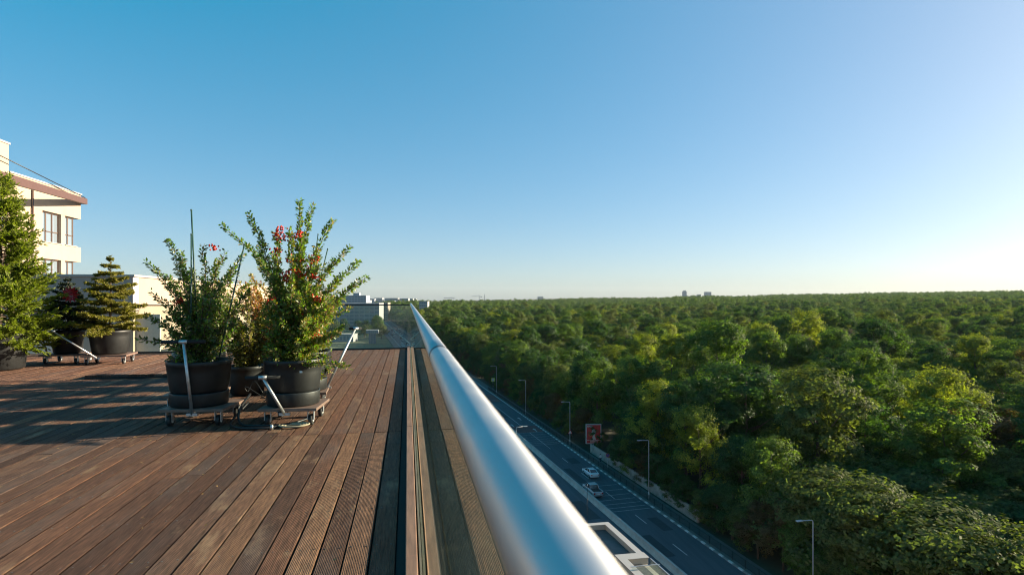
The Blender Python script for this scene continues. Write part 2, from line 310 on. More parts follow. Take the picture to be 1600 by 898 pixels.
# ------------------------------------------------------------------ levels of the place
ZS = -32.8                                             # street level; the deck is at 0
def kerb_x(y): return 46.5 - 0.085 * y                 # kerb on the wood side
def left_kerb_x(y): return 29.6 - 0.085 * y
def bar_x(y): return 38.25 - 0.085 * y
def zg(x, y): return ZS - 0.12 + 0.0185 * min(max(0.0, x - 300), 2300)
def strip(name, xf0, xf1, y0, y1, z0, z1, m, step=None, **kw):
    "a long solid that follows the street"
    b = MB(); n = max(1, int((y1 - y0) / (step or 1e9)))
    for i in range(n):
        a, c = y0 + (y1 - y0) * i / n, y0 + (y1 - y0) * (i + 1) / n
        b.prism([(xf0(a), a), (xf1(a), a), (xf1(c), c), (xf0(c), c)], z0, z1)
    return b.build(name, m, **kw)

# ------------------------------------------------------------------ terrain and street
gx = [-6500, -3000, -600, 0, 300, 700, 1200, 2000, 2600, 4500, 7500]; gy = [-600, 0, 300, 1000, 3000, 5000, 7500]
gb = MB()
gb.add([(x, y, zg(x, y)) for y in gy for x in gx], [(j * 11 + i, j * 11 + i + 1, j * 11 + i + 12, j * 11 + i + 11) for j in range(6) for i in range(10)])
tag(gb.build('ground', M['ground']), kind='structure')
tag(strip('lawn', lambda y: -150, lambda y: left_kerb_x(y) - 5.0, 250, 640, ZS - .1, ZS - .05, M['lawn']), kind='structure')
tag(strip('road', left_kerb_x, kerb_x, -30, 2500, ZS - .1, ZS, M['asphalt']), kind='structure')
tag(strip('kerb', kerb_x, lambda y: kerb_x(y) + .3, -30, 1200, ZS - .1, ZS + .14, M['kerb']), kind='structure')
tag(strip('kerb', lambda y: left_kerb_x(y) - .3, left_kerb_x, -30, 1200, ZS - .1, ZS + .14, M['kerb']), kind='structure')
tag(strip('pavement', lambda y: kerb_x(y) + .304, lambda y: kerb_x(y) + 2.9, -30, 1200, ZS - .1, ZS + .12, M['pave']), kind='structure')
tag(strip('pavement', lambda y: left_kerb_x(y) - 4.5, lambda y: left_kerb_x(y) - .304, -30, 1200, ZS - .1, ZS + .12, M['pave']), kind='structure')
tag(strip('path', lambda y: -60 + .5 * (y - 300), lambda y: -56 + .5 * (y - 300), 300, 420, ZS - .05, ZS - .03, M['pave']), kind='structure')

def rot_street(x, y, z=ZS):
    m = Matrix.Rotation(math.atan(0.085), 4, 'Z'); m.translation = (x, y, z); return m
road_marks = MB()
def dash(off, y, L, w=.14):
    x = kerb_x(y) - off; road_marks.box((-w / 2, 0, .004), (w / 2, L, .008), rot_street(x, y))
for y in np.arange(35, 135, 11.0): dash(4.1, float(y) + 2.0, 3.6)
road_marks.box((-.07, 0, .004), (.07, 95, .008), rot_street(kerb_x(126) - 4.1, 126))
for y in np.arange(222, 600, 11.0): dash(4.1, float(y), 3.6)
for y in np.arange(35, 600, 11.0): dash(12.6, float(y), 3.6)
for y0 in (86.5, 129.0, 176.0):
    for k in range(7):
        y = y0 + k * (1.3 + 0.12 * k)
        road_marks.box((-3.6, 0, .009), (3.6, .09, .012), rot_street(kerb_x(y) - 4.1, y))
for (off, y) in ((1.9, 142), (6.2, 148), (2.0, 156)):           # arrows on the lanes
    road_marks.prism([(-.12, 0), (.12, 0), (.12, 2.2), (.45, 2.2), (0, 3.6), (-.45, 2.2), (-.12, 2.2)], .013, .016, rot_street(kerb_x(y) - off, y))
tag(road_marks.build('road_marking', M['marking']), kind='structure')
for y0, L in ((141.5, 7.5), (185, 14)):
    tag(MB().box((-7.6, 0, .005), (-.35, L, .0085), rot_street(kerb_x(y0), y0)).build('road_surfacing', M['redroad']), kind='structure')

for off, y0, w_, L in ((2.2, 78, 1.6, 5), (5.9, 101, 1.4, 9), (2.6, 113, 2.0, 4), (6.4, 70, 1.5, 7), (11.0, 84, 2.2, 8), (5.5, 160, 1.8, 12)):
    tag(MB().box((-w_ / 2, 0, .0012), (w_ / 2, L, .0028), rot_street(kerb_x(y0) - off, y0)).build('road_patch', M['patch']), kind='structure')
# concrete median
pr = [(-.42, 0), (.42, 0), (.40, .12), (.2, .42), (.14, .92), (-.14, .92), (-.2, .42), (-.40, .12)]
b = MB(); ya, yb = -30, 1000
vsx = []
for y in (ya, yb): vsx += [(bar_x(y) + x, y, ZS + .001 + z) for x, z in pr]
b.add(vsx, [(i, (i + 1) % 8, 8 + (i + 1) % 8, 8 + i) for i in range(8)] + [tuple(range(8))[::-1], tuple(range(8, 16))])
tag(b.build('median_barrier', M['concrete']), 'low concrete barrier running down the middle of the road', 'barrier')

# fence beside the wood-side kerb
fe = empty('street_fence', (kerb_x(50) + .75, 50, ZS + .12), 0, 'dark steel bar fence along the painted kerb by the wood', 'fence')
postm = MB().box((-.035, -.035, 0), (.035, .035, 1.12)).mesh('post', M['fence'])
pb = MB()
for z in (.14, 1.02): pb.box((-.02, .04, z), (.02, 2.46, z + .045))
for k in range(18): pb.box((-.009, .12 + k * .131, .18), (.009, .14 + k * .131, 1.02))
panm = pb.mesh('fence_panel', M['fence'])
for k in range(64):
    y = k * 2.5
    link('post', postm, fe, (-.085 * y, y, 0)); link('fence_panel', panm, fe, (-.085 * y, y, 0), math.atan(.085))
tag(strip('retaining_wall', lambda y: kerb_x(y) + 3.6, lambda y: kerb_x(y) + 3.95, 80, 121, ZS - .1, ZS + 1.75, M['graffiti'], step=5.2), 'pale stained low wall between the pavement and the trees', 'wall')

# street lamps
def lamp_mesh():
    root = empty('street_lamp')
    MB().tube([(0, 0, 0), (0, 0, 1.2)], [.13, .12], 10).build('base', M['lamp'], root)
    MB().tube([(0, 0, 1.2), (0, 0, 9.7), (-.05, 0, 9.86), (-.2, 0, 9.93), (-1.5, 0, 10.0)], [.09, .062, .06, .05, .045], 8).build('column', M['lamp'], root)
    h = MB().box((-2.15, -.15, 9.96), (-1.4, .15, 10.07)).build('lamp_head', M['lamp'], root, bevel=.03)
    MB().box((-2.05, -.11, 9.945), (-1.6, .11, 9.958)).build('lens', M['lens'], h)
    return root
lp = lamp_mesh(); first = True
lamps = [(kerb_x(y) + 1.3, y, 0, lab) for y, lab in ((54.7, 'tall grey street lamp beside the olive tree at the near end of the wood'), (90.5, 'tall grey street lamp beside the pale stained wall'), (127.3, 'tall grey street lamp carrying the triangular warning sign'), (163, 'grey street lamp half hidden by leaves between the warning sign and the yellow crossing sign'), (199, 'grey street lamp among the trees past the yellow crossing sign'))]
lamps += [(left_kerb_x(y) - .9, y, math.pi, lab) for y, lab in ((104, 'street lamp with its arm over the lanes, just past the pickup truck'),)]
for x, y, rz, lab in lamps:
    o = lp if first else copy_tree(lp); first = False
    o.location = (x, y, ZS + .12); o.rotation_euler = (0, 0, rz + math.atan(.085)); tag(o, lab, 'street lamp', 'street lamps along the road')

po_ = empty('pole', (left_kerb_x(71) - .6, 71, ZS + .12), 0, 'slim bare pole rising behind the white parapet of the low roof', 'pole')
MB().tube([(0, 0, 0), (0, 0, 9.6)], [.045, .03], 8).build('shaft', M['fence'], po_); MB().tube([(0, 0, 9.6), (0, 0, 9.75)], [.06, .03], 8).build('cap', M['lamp'], po_)
# signs
def sign_post(name, loc, h, label, cat='sign'):
    s = empty(name, loc, 0, label, cat); MB().tube([(0, 0, 0), (0, 0, h)], .035, 8).build('post', M['galv'], s); return s
s = empty('warning_sign', (kerb_x(127.3) + 1.3, 127.12, ZS + .12 + 2.6), 0, 'white triangular warning sign with red border on the lamp column', 'sign')
MB().prism([(-.55, 0), (.55, 0), (0, .95)], 0, .03, Matrix.Rotation(R(90), 4, 'X')).build('border', M['sign_red'], s)
MB().prism([(-.36, .11), (.36, .11), (0, .73)], .031, .036, Matrix.Rotation(R(90), 4, 'X')).build('face', M['sign_white'], s)
MB().prism([(-.06, .18), (.06, .18), (.05, .5), (-.05, .5)], .037, .04, Matrix.Rotation(R(90), 4, 'X')).build('symbol', M['black'], s)
y = 108.5
s = sign_post('round_sign', (kerb_x(y) + 2.1, y, ZS + .12), 2.9, 'round blue sign with red rim on a post by the fence')
MY = Matrix.Rotation(R(90), 4, 'X'); MY.translation = (0, -.04, 2.55)
circ = lambda r: [(r * math.cos(a * math.pi / 12), r * math.sin(a * math.pi / 12)) for a in range(24)]
MB().prism(circ(.42), 0, .02, MY).build('rim', M['sign_red'], s); MB().prism(circ(.33), .021, .026, MY).build('face', M['sign_blue'], s)
MB().prism([(-.26, .2), (-.2, .26), (.26, -.2), (.2, -.26)], .027, .03, MY).build('stripe', M['sign_red'], s)
y = 203
s = sign_post('crossing_sign', (kerb_x(y) + 1.0, y, ZS + .12), 5.2, 'fluorescent yellow square crossing sign above a small traffic light')
MB().box((-.62, -.08, 3.9), (.62, -.05, 5.2)).build('board', M['sign_yellow'], s)
MB().box((-.36, -.10, 4.1), (.36, -.082, 5.0)).build('panel', M['sign_white'], s)
MB().prism([(-.25, 4.15), (.25, 4.15), (.05, 4.55), (.2, 4.9), (-.1, 4.95), (-.12, 4.5)], .101, .104, Matrix.Rotation(R(90), 4, 'X')).build('symbol', M['black'], s)
t = MB().box((-.16, -.2, 2.3), (.16, .06, 3.2)).build('signal_head', M['black'], s)
for k in range(3): MB().tube([(0, -.21, 2.46 + k * .29), (0, -.24, 2.46 + k * .29)], .1, 10).build('lens', M['sign_white' if k == 0 else 'rubber'], t)
# billboard
y = 121.5; bb = empty('billboard', (kerb_x(y) + 4.6, y, ZS), R(-8), 'upright red poster billboard on a post, partly behind leaves', 'billboard')
MB().tube([(0, .15, 0), (0, .15, 1.6)], .12, 8).build('post', M['lamp'], bb)
MB().box((-1.75, 0, 1.6), (1.75, .3, 6.0)).build('case', M['lamp'], bb, bevel=.04)
po = MB().box((-1.55, -.02, 1.78), (1.55, -.002, 5.82)).build('poster', M['red'], bb)
MB().box((-1.4, -.03, 5.35), (-.3, -.022, 5.62)).box((-1.4, -.03, 2.4), (1.3, -.022, 2.52)).box((-.8, -.03, 2.02), (.9, -.022, 2.2)).build('lettering', M['ad_pale'], po)
MB().prism([(-.4, 2.6), (.5, 2.6), (.3, 3.4), (.55, 4.3), (.2, 5.0), (-.3, 4.9), (-.45, 4.2), (-.15, 3.5)], .022, .03, MY @ Matrix.Translation((0, -2.55, -.04))).build('picture', M['ad_pale'], po)
MB().prism([(-.75 + .4 * math.cos(a * .5236), 3.6 + .4 * math.sin(a * .5236)) for a in range(12)], .032, .04, MY @ Matrix.Translation((0, -2.55, -.04))).build('disc', M['ad_orange'], po)

# ------------------------------------------------------------------ vehicles
def loft(secs, m, name, parent, smooth=False):
    "secs: list of (y, [(x, z)...]) rings with equal counts"
    n = len(secs[0][1]); v = [(x, y, z) for y, ring in secs for x, z in ring]
    f = [(i * n + k, i * n + (k + 1) % n, i * n + n + (k + 1) % n, i * n + n + k) for i in range(len(secs) - 1) for k in range(n)]
    f += [tuple(range(n)), tuple(range((len(secs) - 1) * n, len(secs) * n))[::-1]]
    b = MB(); b.add(v, [q[::-1] for q in f], smooth); o = b.build(name, m, parent, bevel=.03); return o
def ring(w, z0, z1, tuck=.08): return [(-w + tuck, z0), (w - tuck, z0), (w, z0 + .18), (w, z1 - .12), (w - .07, z1), (-w + .07, z1), (-w, z1 - .12), (-w, z0 + .18)]
def vehicle(name, loc, rz, paint, label, pickup=False):
    c = empty(name, loc, rz, label, 'car')
    if pickup:
        Ln, h0 = 5.2, .35
        loft([(0, ring(.86, .5, 1.0)), (.12, ring(.93, h0, 1.06)), (1.75, ring(.93, h0, 1.06)), (1.76, ring(.93, h0, 1.08)), (4.0, ring(.93, h0, 1.06)), (4.9, ring(.92, h0, .98)), (5.2, ring(.8, .45, .86))], paint, 'body', c)
        MB().box((-.72, .16, 1.064), (.72, 1.70, 1.10)).build('cargo_bed', M['black'], c)
        for s_ in (-1, 1): MB().box((s_ * .93 - .07 if s_ > 0 else -.93, .1, 1.05), (.93 if s_ > 0 else -.86, 1.76, 1.16)).build('bed_rail', paint, c)
        cab = [(1.72, .82, 1.07), (1.95, .72, 1.70), (3.2, .72, 1.74), (3.95, .82, 1.07)]
        wy = (.95, 4.2)
    else:
        Ln, h0 = 4.65, .25
        loft([(0, ring(.80, .42, .92)), (.15, ring(.88, h0, 1.0)), (.9, ring(.90, h0, 1.02)), (3.3, ring(.90, h0, .98)), (4.35, ring(.88, h0, .84)), (4.65, ring(.74, .35, .7))], paint, 'body', c)
        cab = [(.55, .74, 1.0), (1.25, .62, 1.42), (2.5, .64, 1.46), (3.45, .78, .97)]
        wy = (.85, 3.55)
    z0 = cab[0][2] - .02
    (ya, wa, za), (yb_, wb, zb_), (yc, wc, zc), (yd, wd_, zd) = cab
    g = MB().add([(-wa, ya, z0), (wa, ya, z0), (wb, yb_, zb_), (-wb, yb_, zb_), (wc, yc, zc), (-wc, yc, zc), (wd_, yd, z0), (-wd_, yd, z0)],
                 [(0, 1, 2, 3), (3, 2, 4, 5), (5, 4, 6, 7), (1, 6, 4, 2), (0, 3, 5, 7)]).build('window', M['car_glass'], c)
    MB().add([(-wb, yb_, zb_ + .01), (wb, yb_, zb_ + .01), (wc, yc, zc + .01), (-wc, yc, zc + .01), (-wb + .1, yb_ + .15, zb_ + .05), (wb - .1, yb_ + .15, zb_ + .05), (wc - .1, yc - .15, zc + .05), (-wc + .1, yc - .15, zc + .05)],
             [(4, 5, 6, 7), (0, 1, 5, 4), (1, 2, 6, 5), (2, 3, 7, 6), (3, 0, 4, 7)]).build('roof', paint, c)
    for s_ in (-1, 1):
        for (p, q) in (((s_ * wa, ya, z0), (s_ * wb, yb_, zb_)), ((s_ * wd_, yd, z0), (s_ * wc, yc, zc)), ((s_ * (wa + wd_) / 2, (ya + yd) / 2 + .1, z0), (s_ * (wb + .01), (yb_ + yc) / 2 + .1, zb_))):
            MB().bar(p, q, .07, .07, (0, 1, 0)).build('pillar', paint, c)
        MB().box((s_ * .72 - .14, -.02, .66), (s_ * .72 + .14, .06, .84) if not pickup else (s_ * .72 + .14, .1, .95)).build('tail_light', M['tail'], c)
        MB().box((s_ * .62 - .17, Ln - .14, .58), (s_ * .62 + .17, Ln - .02, .72)).build('headlight', M['head'], c)
        MB().box((s_ * .98 - .1, cab[3][0] - .45, .98), (s_ * .98 + .1, cab[3][0] - .3, 1.12)).build('mirror', paint, c)
        for y in wy:
            w = MB().tube([(s_ * .70, y, .33), (s_ * .93, y, .33)], .33 if not pickup else .37, 18).build('wheel', M['tyre'], c)
            MB().tube([(s_ * .931, y, .33), (s_ * .945, y, .33)], .21, 12).build('rim', M['rim'], w)
    MB().box((-.7, -.05, .38), (.7, .1, .55)).build('bumper', paint if not pickup else M['rim'], c)
    MB().box((-.26, -.06, .6), (.26, -.02, .72)).build('number_plate', M['plate'], c)
    return c
ST = math.atan(.085)
vehicle('car', (34.75, 102.6, ZS + .004), ST, M['car_silver'], 'silver saloon car driving in the lane by the fence')
vehicle('pickup_truck', (31.95, 92.6, ZS + .004), ST, M['car_grey'], 'grey pickup truck with dark open bed in the lane by the barrier', True)
vehicle('car', (kerb_x(186) - 6.0, 186, ZS + .012), ST, M['car_dark'], 'dark car by the red road surfacing before the crossing sign')
vehicle('car', (kerb_x(246) - 2.0, 246, ZS + .004), ST, M['car_white'], 'white car in the kerbside lane past the yellow crossing sign')

# pedestrian on the wood-side pavement
def person(loc, rz, label):
    o = empty('person', loc, rz, label, 'person')
    v = [(0, 0, .95), (0, 0, 1.2), (0, 0, 1.42), (0, 0, 1.52), (0, .01, 1.64), (.19, 0, 1.4), (.24, -.03, 1.13), (.24, .08, .9), (-.19, 0, 1.4), (-.24, .03, 1.13), (-.24, .14, .9), (.1, 0, .9), (.11, .13, .5), (.11, .08, .08), (.11, .24, .03), (-.1, 0, .9), (-.11, -.08, .5), (-.11, -.25, .1), (-.11, -.12, .03)]
    e = [(0, 1), (1, 2), (2, 3), (3, 4), (2, 5), (5, 6), (6, 7), (2, 8), (8, 9), (9, 10), (0, 11), (11, 12), (12, 13), (13, 14), (0, 15), (15, 16), (16, 17), (17, 18)]
    rad = [.15, .14, .13, .055, .1, .065, .048, .035, .065, .048, .035, .095, .065, .045, .04, .095, .065, .045, .04]
    me = bpy.data.meshes.new('body'); me.from_pydata(v, e, []); me.materials.append(M['shirt']); b = link('body', me, o)
    md = b.modifiers.new('skin', 'SKIN'); sv = me.skin_vertices[0].data
    for i, r_ in enumerate(rad): sv[i].radius = (r_, r_); sv[i].use_root = i == 0
    b.modifiers.new('sub', 'SUBSURF').render_levels = 1
    MB().lathe([(.001, 1.78), (.09, 1.75), (.115, 1.68), (.1, 1.6)], n=10).build('hair', M['hair'], o)
    tr = MB()
    for s_, pts in ((1, [(.1, 0, .98), (.11, .13, .5), (.11, .08, .1)]), (-1, [(-.1, 0, .98), (-.11, -.08, .5), (-.11, -.25, .12)])): tr.tube(pts, [.13, .09, .07], 8)
    tr.build('trousers', M['trousers'], o)
    return o
person((kerb_x(112.5) + 2.3, 112.5, ZS + .12), ST, 'person in a pale top walking on the pavement behind the fence')

# ------------------------------------------------------------------ low roof beside the street
RT = -21.5
lr = empty('low_building', (0, 0, 0), 0, 'low flat-roofed block with white parapet standing at the street', 'building')
rx = lambda y: 24.0 - 0.085 * y
c0 = PT(950, 815, (CAM_H - RT) * FPX / (815 - 466)); X1 = c0.x + .085 * c0.y; YE = c0.y
ex = lambda d: (lambda y: X1 - .085 * y - d)
def piece(name, d0, d1, y0, y1, z0, z1, m): return strip(name, ex(d0), ex(d1), y0, y1, z0, z1, m, parent=lr)
piece('wall', 8, .06, -20, YE - .06, ZS - .1, RT - .55, M['white_wall']); piece('roof', 7.9, .55, -20, YE - .55, RT - .549, RT - .5, M['roof'])
piece('parapet', 0.5, 0, 47.9, YE, RT - .546, RT - .05, M['white_wall']); piece('parapet', 8, .502, YE - .5, YE, RT - .546, RT - .05, M['white_wall'])
piece('coping', .54, -.05, 47.8, YE + .05, RT - .048, RT, M['coping']); piece('coping', 8, .542, YE - .54, YE + .05, RT - .048, RT, M['coping'])
piece('parapet', 2.6, -.02, 46.9, 47.78, RT - .546, RT + .02, M['white_wall']); piece('parapet', 2.6, 2.0, 20, 46.898, RT - .546, RT + .02, M['white_wall'])
piece('coping', 2.66, -.08, 46.8, 47.85, RT + .022, RT + .07, M['coping']); piece('coping', 2.66, 1.94, 20, 46.798, RT + .022, RT + .07, M['coping'])
piece('terrace_floor', 1.938, -.02, 20, 46.79, RT - 1.2, RT - .9, M['pave'])
piece('glass_pane', .05, .03, 20, 46.4, RT - .9, RT + .15, M['glass']); piece('handrail', .08, .0, 20, 46.4, RT + .152, RT + .2, M['galv'])
piece('glass_pane', 2.5, .052, 44.9, 44.92, RT - .5, RT + .3, M['glass']); piece('handrail', 2.6, .0, 44.87, 44.95, RT + .302, RT + .35, M['galv'])

# ------------------------------------------------------------------ the roof terrace: slab, boards, balustrade
DE = 13.72
own = empty('terrace_building', (0, 0, ZS), 0, 'tall building carrying the timber roof terrace', 'building')
MB().box((-30, -8, 0), (.16, DE + .05, -ZS - .12)).build('wall', M['white_wall'], own)
deck = tag(MB().box((-12, -4, -.118), (.14, DE + .03, -.05)).build('deck', M['sub']), kind='structure')
rnd = random.Random(4)
def board_mesh(L, w=.1115):
    b = MB(); z0, z1, c = -.03, 0.0, .003; h = w / 2
    b.add([(-h, 0, z0), (h, 0, z0), (h, 0, z1 - c), (h - c, 0, z1), (-h + c, 0, z1), (-h, 0, z1 - c), (-h, L, z0), (h, L, z0), (h, L, z1 - c), (h - c, L, z1), (-h + c, L, z1), (-h, L, z1 - c)],
          [(0, 1, 2, 3, 4, 5), (6, 11, 10, 9, 8, 7), (1, 7, 8, 2), (2, 8, 9, 3), (3, 9, 10, 4), (4, 10, 11, 5), (5, 11, 6, 0)])
    return b.mesh('board', M['board'])
bm = {}
HATCH = (-4.72, -3.42, 9.45, 10.25)
for i in range(84):
    x = -.1135 - i * .12
    cuts = [-2.75, 1.25, 5.25, 9.2, DE] if i < 9 else [-2.75 + rnd.choice((0, .6, 1.3, -.7)) * (i > 12), 1.25 + rnd.uniform(-1.2, 1.2), 5.25 + rnd.uniform(-1.3, 1.3), 9.2 + rnd.uniform(-1.3, 1.3), DE]
    for a, c in zip(cuts, cuts[1:]):
        if x < -.66 * c - .6 or c < 2.2: continue
        L = round(c - a - .006, 2)
        if L not in bm: bm[L] = board_mesh(L)
        o = link('board', bm[L], deck, (x + rnd.uniform(-.0012, .0012), a + .003, rnd.uniform(-.0022, .0012)))
        o.rotation_euler = (0, rnd.uniform(-.006, .006), rnd.uniform(-.0004, .0004))
sc_ = MB()
for i in range(30):
    for j in range(9):
        for e_ in (-.034, .034):
            q = (-.1135 - i * .12 + e_ + rnd.uniform(-.004, .004), 2.35 + j * .5 + rnd.uniform(-.006, .006))
            sc_.prism([(q[0] + .0042 * math.cos(a * 1.047), q[1] + .0042 * math.sin(a * 1.047)) for a in range(6)], -.004, .0012)
tag(sc_.build('screw', M['steel_dark'], deck), kind='stuff')
MB().box((-.052, -2.7, -.04), (-.012, DE, -.014)).build('shade_dark_board', M['sub'], deck)  # narrow edge board, its shade put into the near-black colour
# raised hatch of short boards
hb = empty('deck_hatch', ((HATCH[0] + HATCH[1]) / 2, HATCH[2], .003), 0, 'raised timber hatch panel lying on the deck behind the pots', 'hatch')
hw = (HATCH[1] - HATCH[0]) / 2
MB().box((-hw, 0, 0), (hw, .03, .02)).box((-hw, .77, 0), (hw, .8, .02)).build('frame', M['sub'], hb)
L8 = board_mesh(.8)
for k in range(11): link('board', L8, hb, (-hw + .06 + k * .1182, 0, .052))
# kerb board, clamping channel, glass panes, tube handrail
bal = empty('balustrade', (.07, 0, 0), 0, 'glass balustrade with round brushed steel handrail along the deck edge', 'balustrade')
for y0, y1 in ((-2, 1.25), (1.256, 5.2), (5.206, 9.2), (9.206, DE - .05)):
    MB().box((-.08, y0, -.03), (-.027, y1, .05)).build('kerb_board', M['edge'], bal, bevel=.004)
MB().box((-.018, -2, -.048), (-.008, DE, .03)).box((.008, -2, -.048), (.03, DE, .03)).build('channel', M['channel'], bal)
yy = -2.0
for k in range(7):
    y1 = min(yy + 2.3, DE - .01)
    MB().box((-.006, yy, -.046), (.006, y1 - .012, 1.05)).build('glass_pane', M['glass'], bal); yy = y1
RZ = CAM_H - .1355
for y0, y1 in ((-2, 1.334), (1.346, 6.899), (6.911, DE)):
    MB().tube([(.004, float(q), RZ) for q in np.linspace(y0, y1, max(2, int((y1 - y0) / .2)))], .0242, 48).build('handrail', M['steel'], bal)
for y0 in (1.34, 6.905): MB().tube([(.004, y0 - .015, RZ), (.004, y0 + .015, RZ)], .0245, 40).build('rail_joint', M['black'], bal)
eb = empty('end_balustrade', (-3, DE + .05, 0), 0, 'glass balustrade with thin dark rail closing the far end of the deck', 'balustrade')
for k in range(3): MB().box((-2.95 + k * 2.02, -.006, -.04), (-2.95 + k * 2.02 + 2.0, .006, 1.03)).build('glass_pane', M['glass'], eb)
MB().box((-2.95, -.02, 1.032), (3.05, .02, 1.06)).build('handrail', M['fence'], eb)
MB().box((-2.95, -.03, -.048), (3.05, -.008, .03)).build('channel', M['sub'], eb)

# ------------------------------------------------------------------ penthouse wall at the end of the deck
wc = P(208, 548, 14.3); wx, wy_ = wc.x, 14.3
TOPZ = CAM_H - (429 - 466) / FPX * (wx * SIN + wy_ * COS)
ph = empty('penthouse_wall', (wx, wy_, -.1), 0, 'flat-topped rooftop block with shade-painted taupe fascia and cream sunlit side', 'building')
zt = TOPZ + .1
MB().box((-16, 0, zt * .56), (-.003, .3, zt - .05)).build('fascia', M['taupe'], ph)  # front fascia has its shade put into the taupe colour
MB().box((-16, .18, 0), (-.3, .3, zt * .56 - .03)).build('wall', M['white_wall'], ph)
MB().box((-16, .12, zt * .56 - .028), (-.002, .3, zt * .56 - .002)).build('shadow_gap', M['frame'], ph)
for k in range(8): MB().box((-15.6 + k * 2.1, .15, .06), (-14.2 + k * 2.1, .178, zt * .56 - .1)).build('panel', M['blind'], ph)
sw = MB()
Y0, Y1 = 3.1, 6.6                                     # window in the sunlit side
zb0, zb1 = zt * .33, zt * .56
sw.box((-.3, .302, 0), (0, Y0, zt - .05)).box((-.3, Y1, 0), (0, 30, zt - .05)).box((-.3, Y0, 0), (0, Y1, zb0)).box((-.3, Y0, zb1), (0, Y1, zt - .05)).box((-.298, 0, 0), (0, .3, zt * .56 - .03))
sw.build('wall', M['cream'], ph)
MB().box((-16, -.03, zt - .048), (.04, 30, zt)).build('coping', M['coping'], ph)
w = MB().box((-.2, Y0, zb0), (-.14, Y0 + .08, zb1)).box((-.2, Y1 - .08, zb0), (-.14, Y1, zb1)).box((-.2, Y0 + 1.3, zb0), (-.14, Y0 + 1.38, zb1)).box((-.2, Y0, zb1 - .06), (-.14, Y1, zb1)).build('window', M['frame'], ph)
MB().box((-.19, Y0 + .08, zb0), (-.17, Y0 + 1.3, zb1 - .06)).build('pane', M['pane'], w); MB().box((-.19, Y0 + 1.38, zb0), (-.17, Y1 - .08, zb1 - .06)).build('pane', M['blind'], w)

# ------------------------------------------------------------------ cream apartment building at the left
FX = -22.9
ab = empty('apartment_building', (FX, 45.4, ZS), 0, 'cream rendered apartment building with brown windows and overhanging beam', 'building')
def fz(v, u): a = (u - 800) / FPX; t = FX / (SIN + a * COS); return CAM_H - (v - 466) / FPX * t - ZS
zr, zw1, zs1, zs0 = fz(305, 127), fz(343, 127), fz(387, 127), fz(410, 127)
MB().box((-14, -26, 0), (-.32, -.6, zr - .3)).build('core', M['cream'], ab)
st = zw1 - zs0                                         # storey
MB().box((-14, -26, zw1), (0, 0, zr)).build('wall_band', M['cream'], ab)
for k in range(3): MB().box((-14, -26, zs0 - k * st), (0, 0, zs1 - k * st)).build('wall_band', M['cream'], ab)
MB().box((-14.05, -7.4, zr + .002), (.06, .06, zr + .09)).build('coping', M['coping'], ab)
up = fz(226, 14)
MB().box((-14, -26, zr + .001), (0, -7.45, up)).build('upper_block', M['cream'], ab); MB().box((-14.05, -26, up + .002), (.06, -7.38, up + .1)).build('coping', M['coping'], ab)
def win(y0, y1, z0, z1, n):
    f = MB()
    for a in np.linspace(y0, y1, n + 1): f.box((-.3, a - .05, z0), (-.2, a + .05, z1))
    f.box((-.3, y0, z1 - .08), (-.19, y1, z1)).box((-.3, y0, z0), (-.19, y1, z0 + .08)).box((-.3, y0, z0 + (z1 - z0) * .36), (-.2, y1, z0 + (z1 - z0) * .36 + .06))
    o = f.build('window', M['frame'], ab)
    for a, c in zip(np.linspace(y0, y1, n + 1), list(np.linspace(y0, y1, n + 1))[1:]):
        MB().box((-.26, a + .05, z0 + .08), (-.24, c - .05, z1 - .08)).build('pane', M['pane'], o)
for k in range(2):
    z0, z1 = zs1 - k * st, zw1 - k * st
    win(-4.3, -2.3, z0, z1, 3); win(-1.85, -.6, z0, z1, 2); win(-9.5, -7.5, z0, z1, 3); win(-14.5, -12.5, z0, z1, 3)
    for a, c in ((-26, -14.5), (-12.5, -9.5), (-7.5, -4.3), (-2.3, -1.85)): MB().box((-.318, a, z0), (-.02, c, z1)).build('pier', M['cream'], ab)
MB().tube([(.07, -5.4, zs0 - 3 * st), (.07, -5.4, zr - .2)], .055, 8).build('downpipe', M['frame'], ab)
for k in range(2):
    for a, c in ((-4.35, -2.25), (-1.9, -.55), (-9.55, -7.45), (-14.55, -12.45)): MB().box((-.2, a, zs1 - k * st + .002), (.07, c, zs1 - k * st + .05)).build('sill', M['coping'], ab)
B1, B0 = PT(134, 315, 40.6), PT(-20, 269, 24.0); off_ = Vector((FX, 45.4, ZS))
MB().bar(B0 - off_, B1 - off_, .2, .40).build('canopy_beam', M['brown'], ab)
MB().tube([PT(133, 309, 40.5) - off_, PT(-10, 238, 31.5) - off_], .03, 6).build('tension_cable', M['cable'], ab)
MB().bar(B1 - off_, Vector((-2.0, -.02, (B1 - off_).z)), .2, .36).build('canopy_beam', M['brown'], ab)

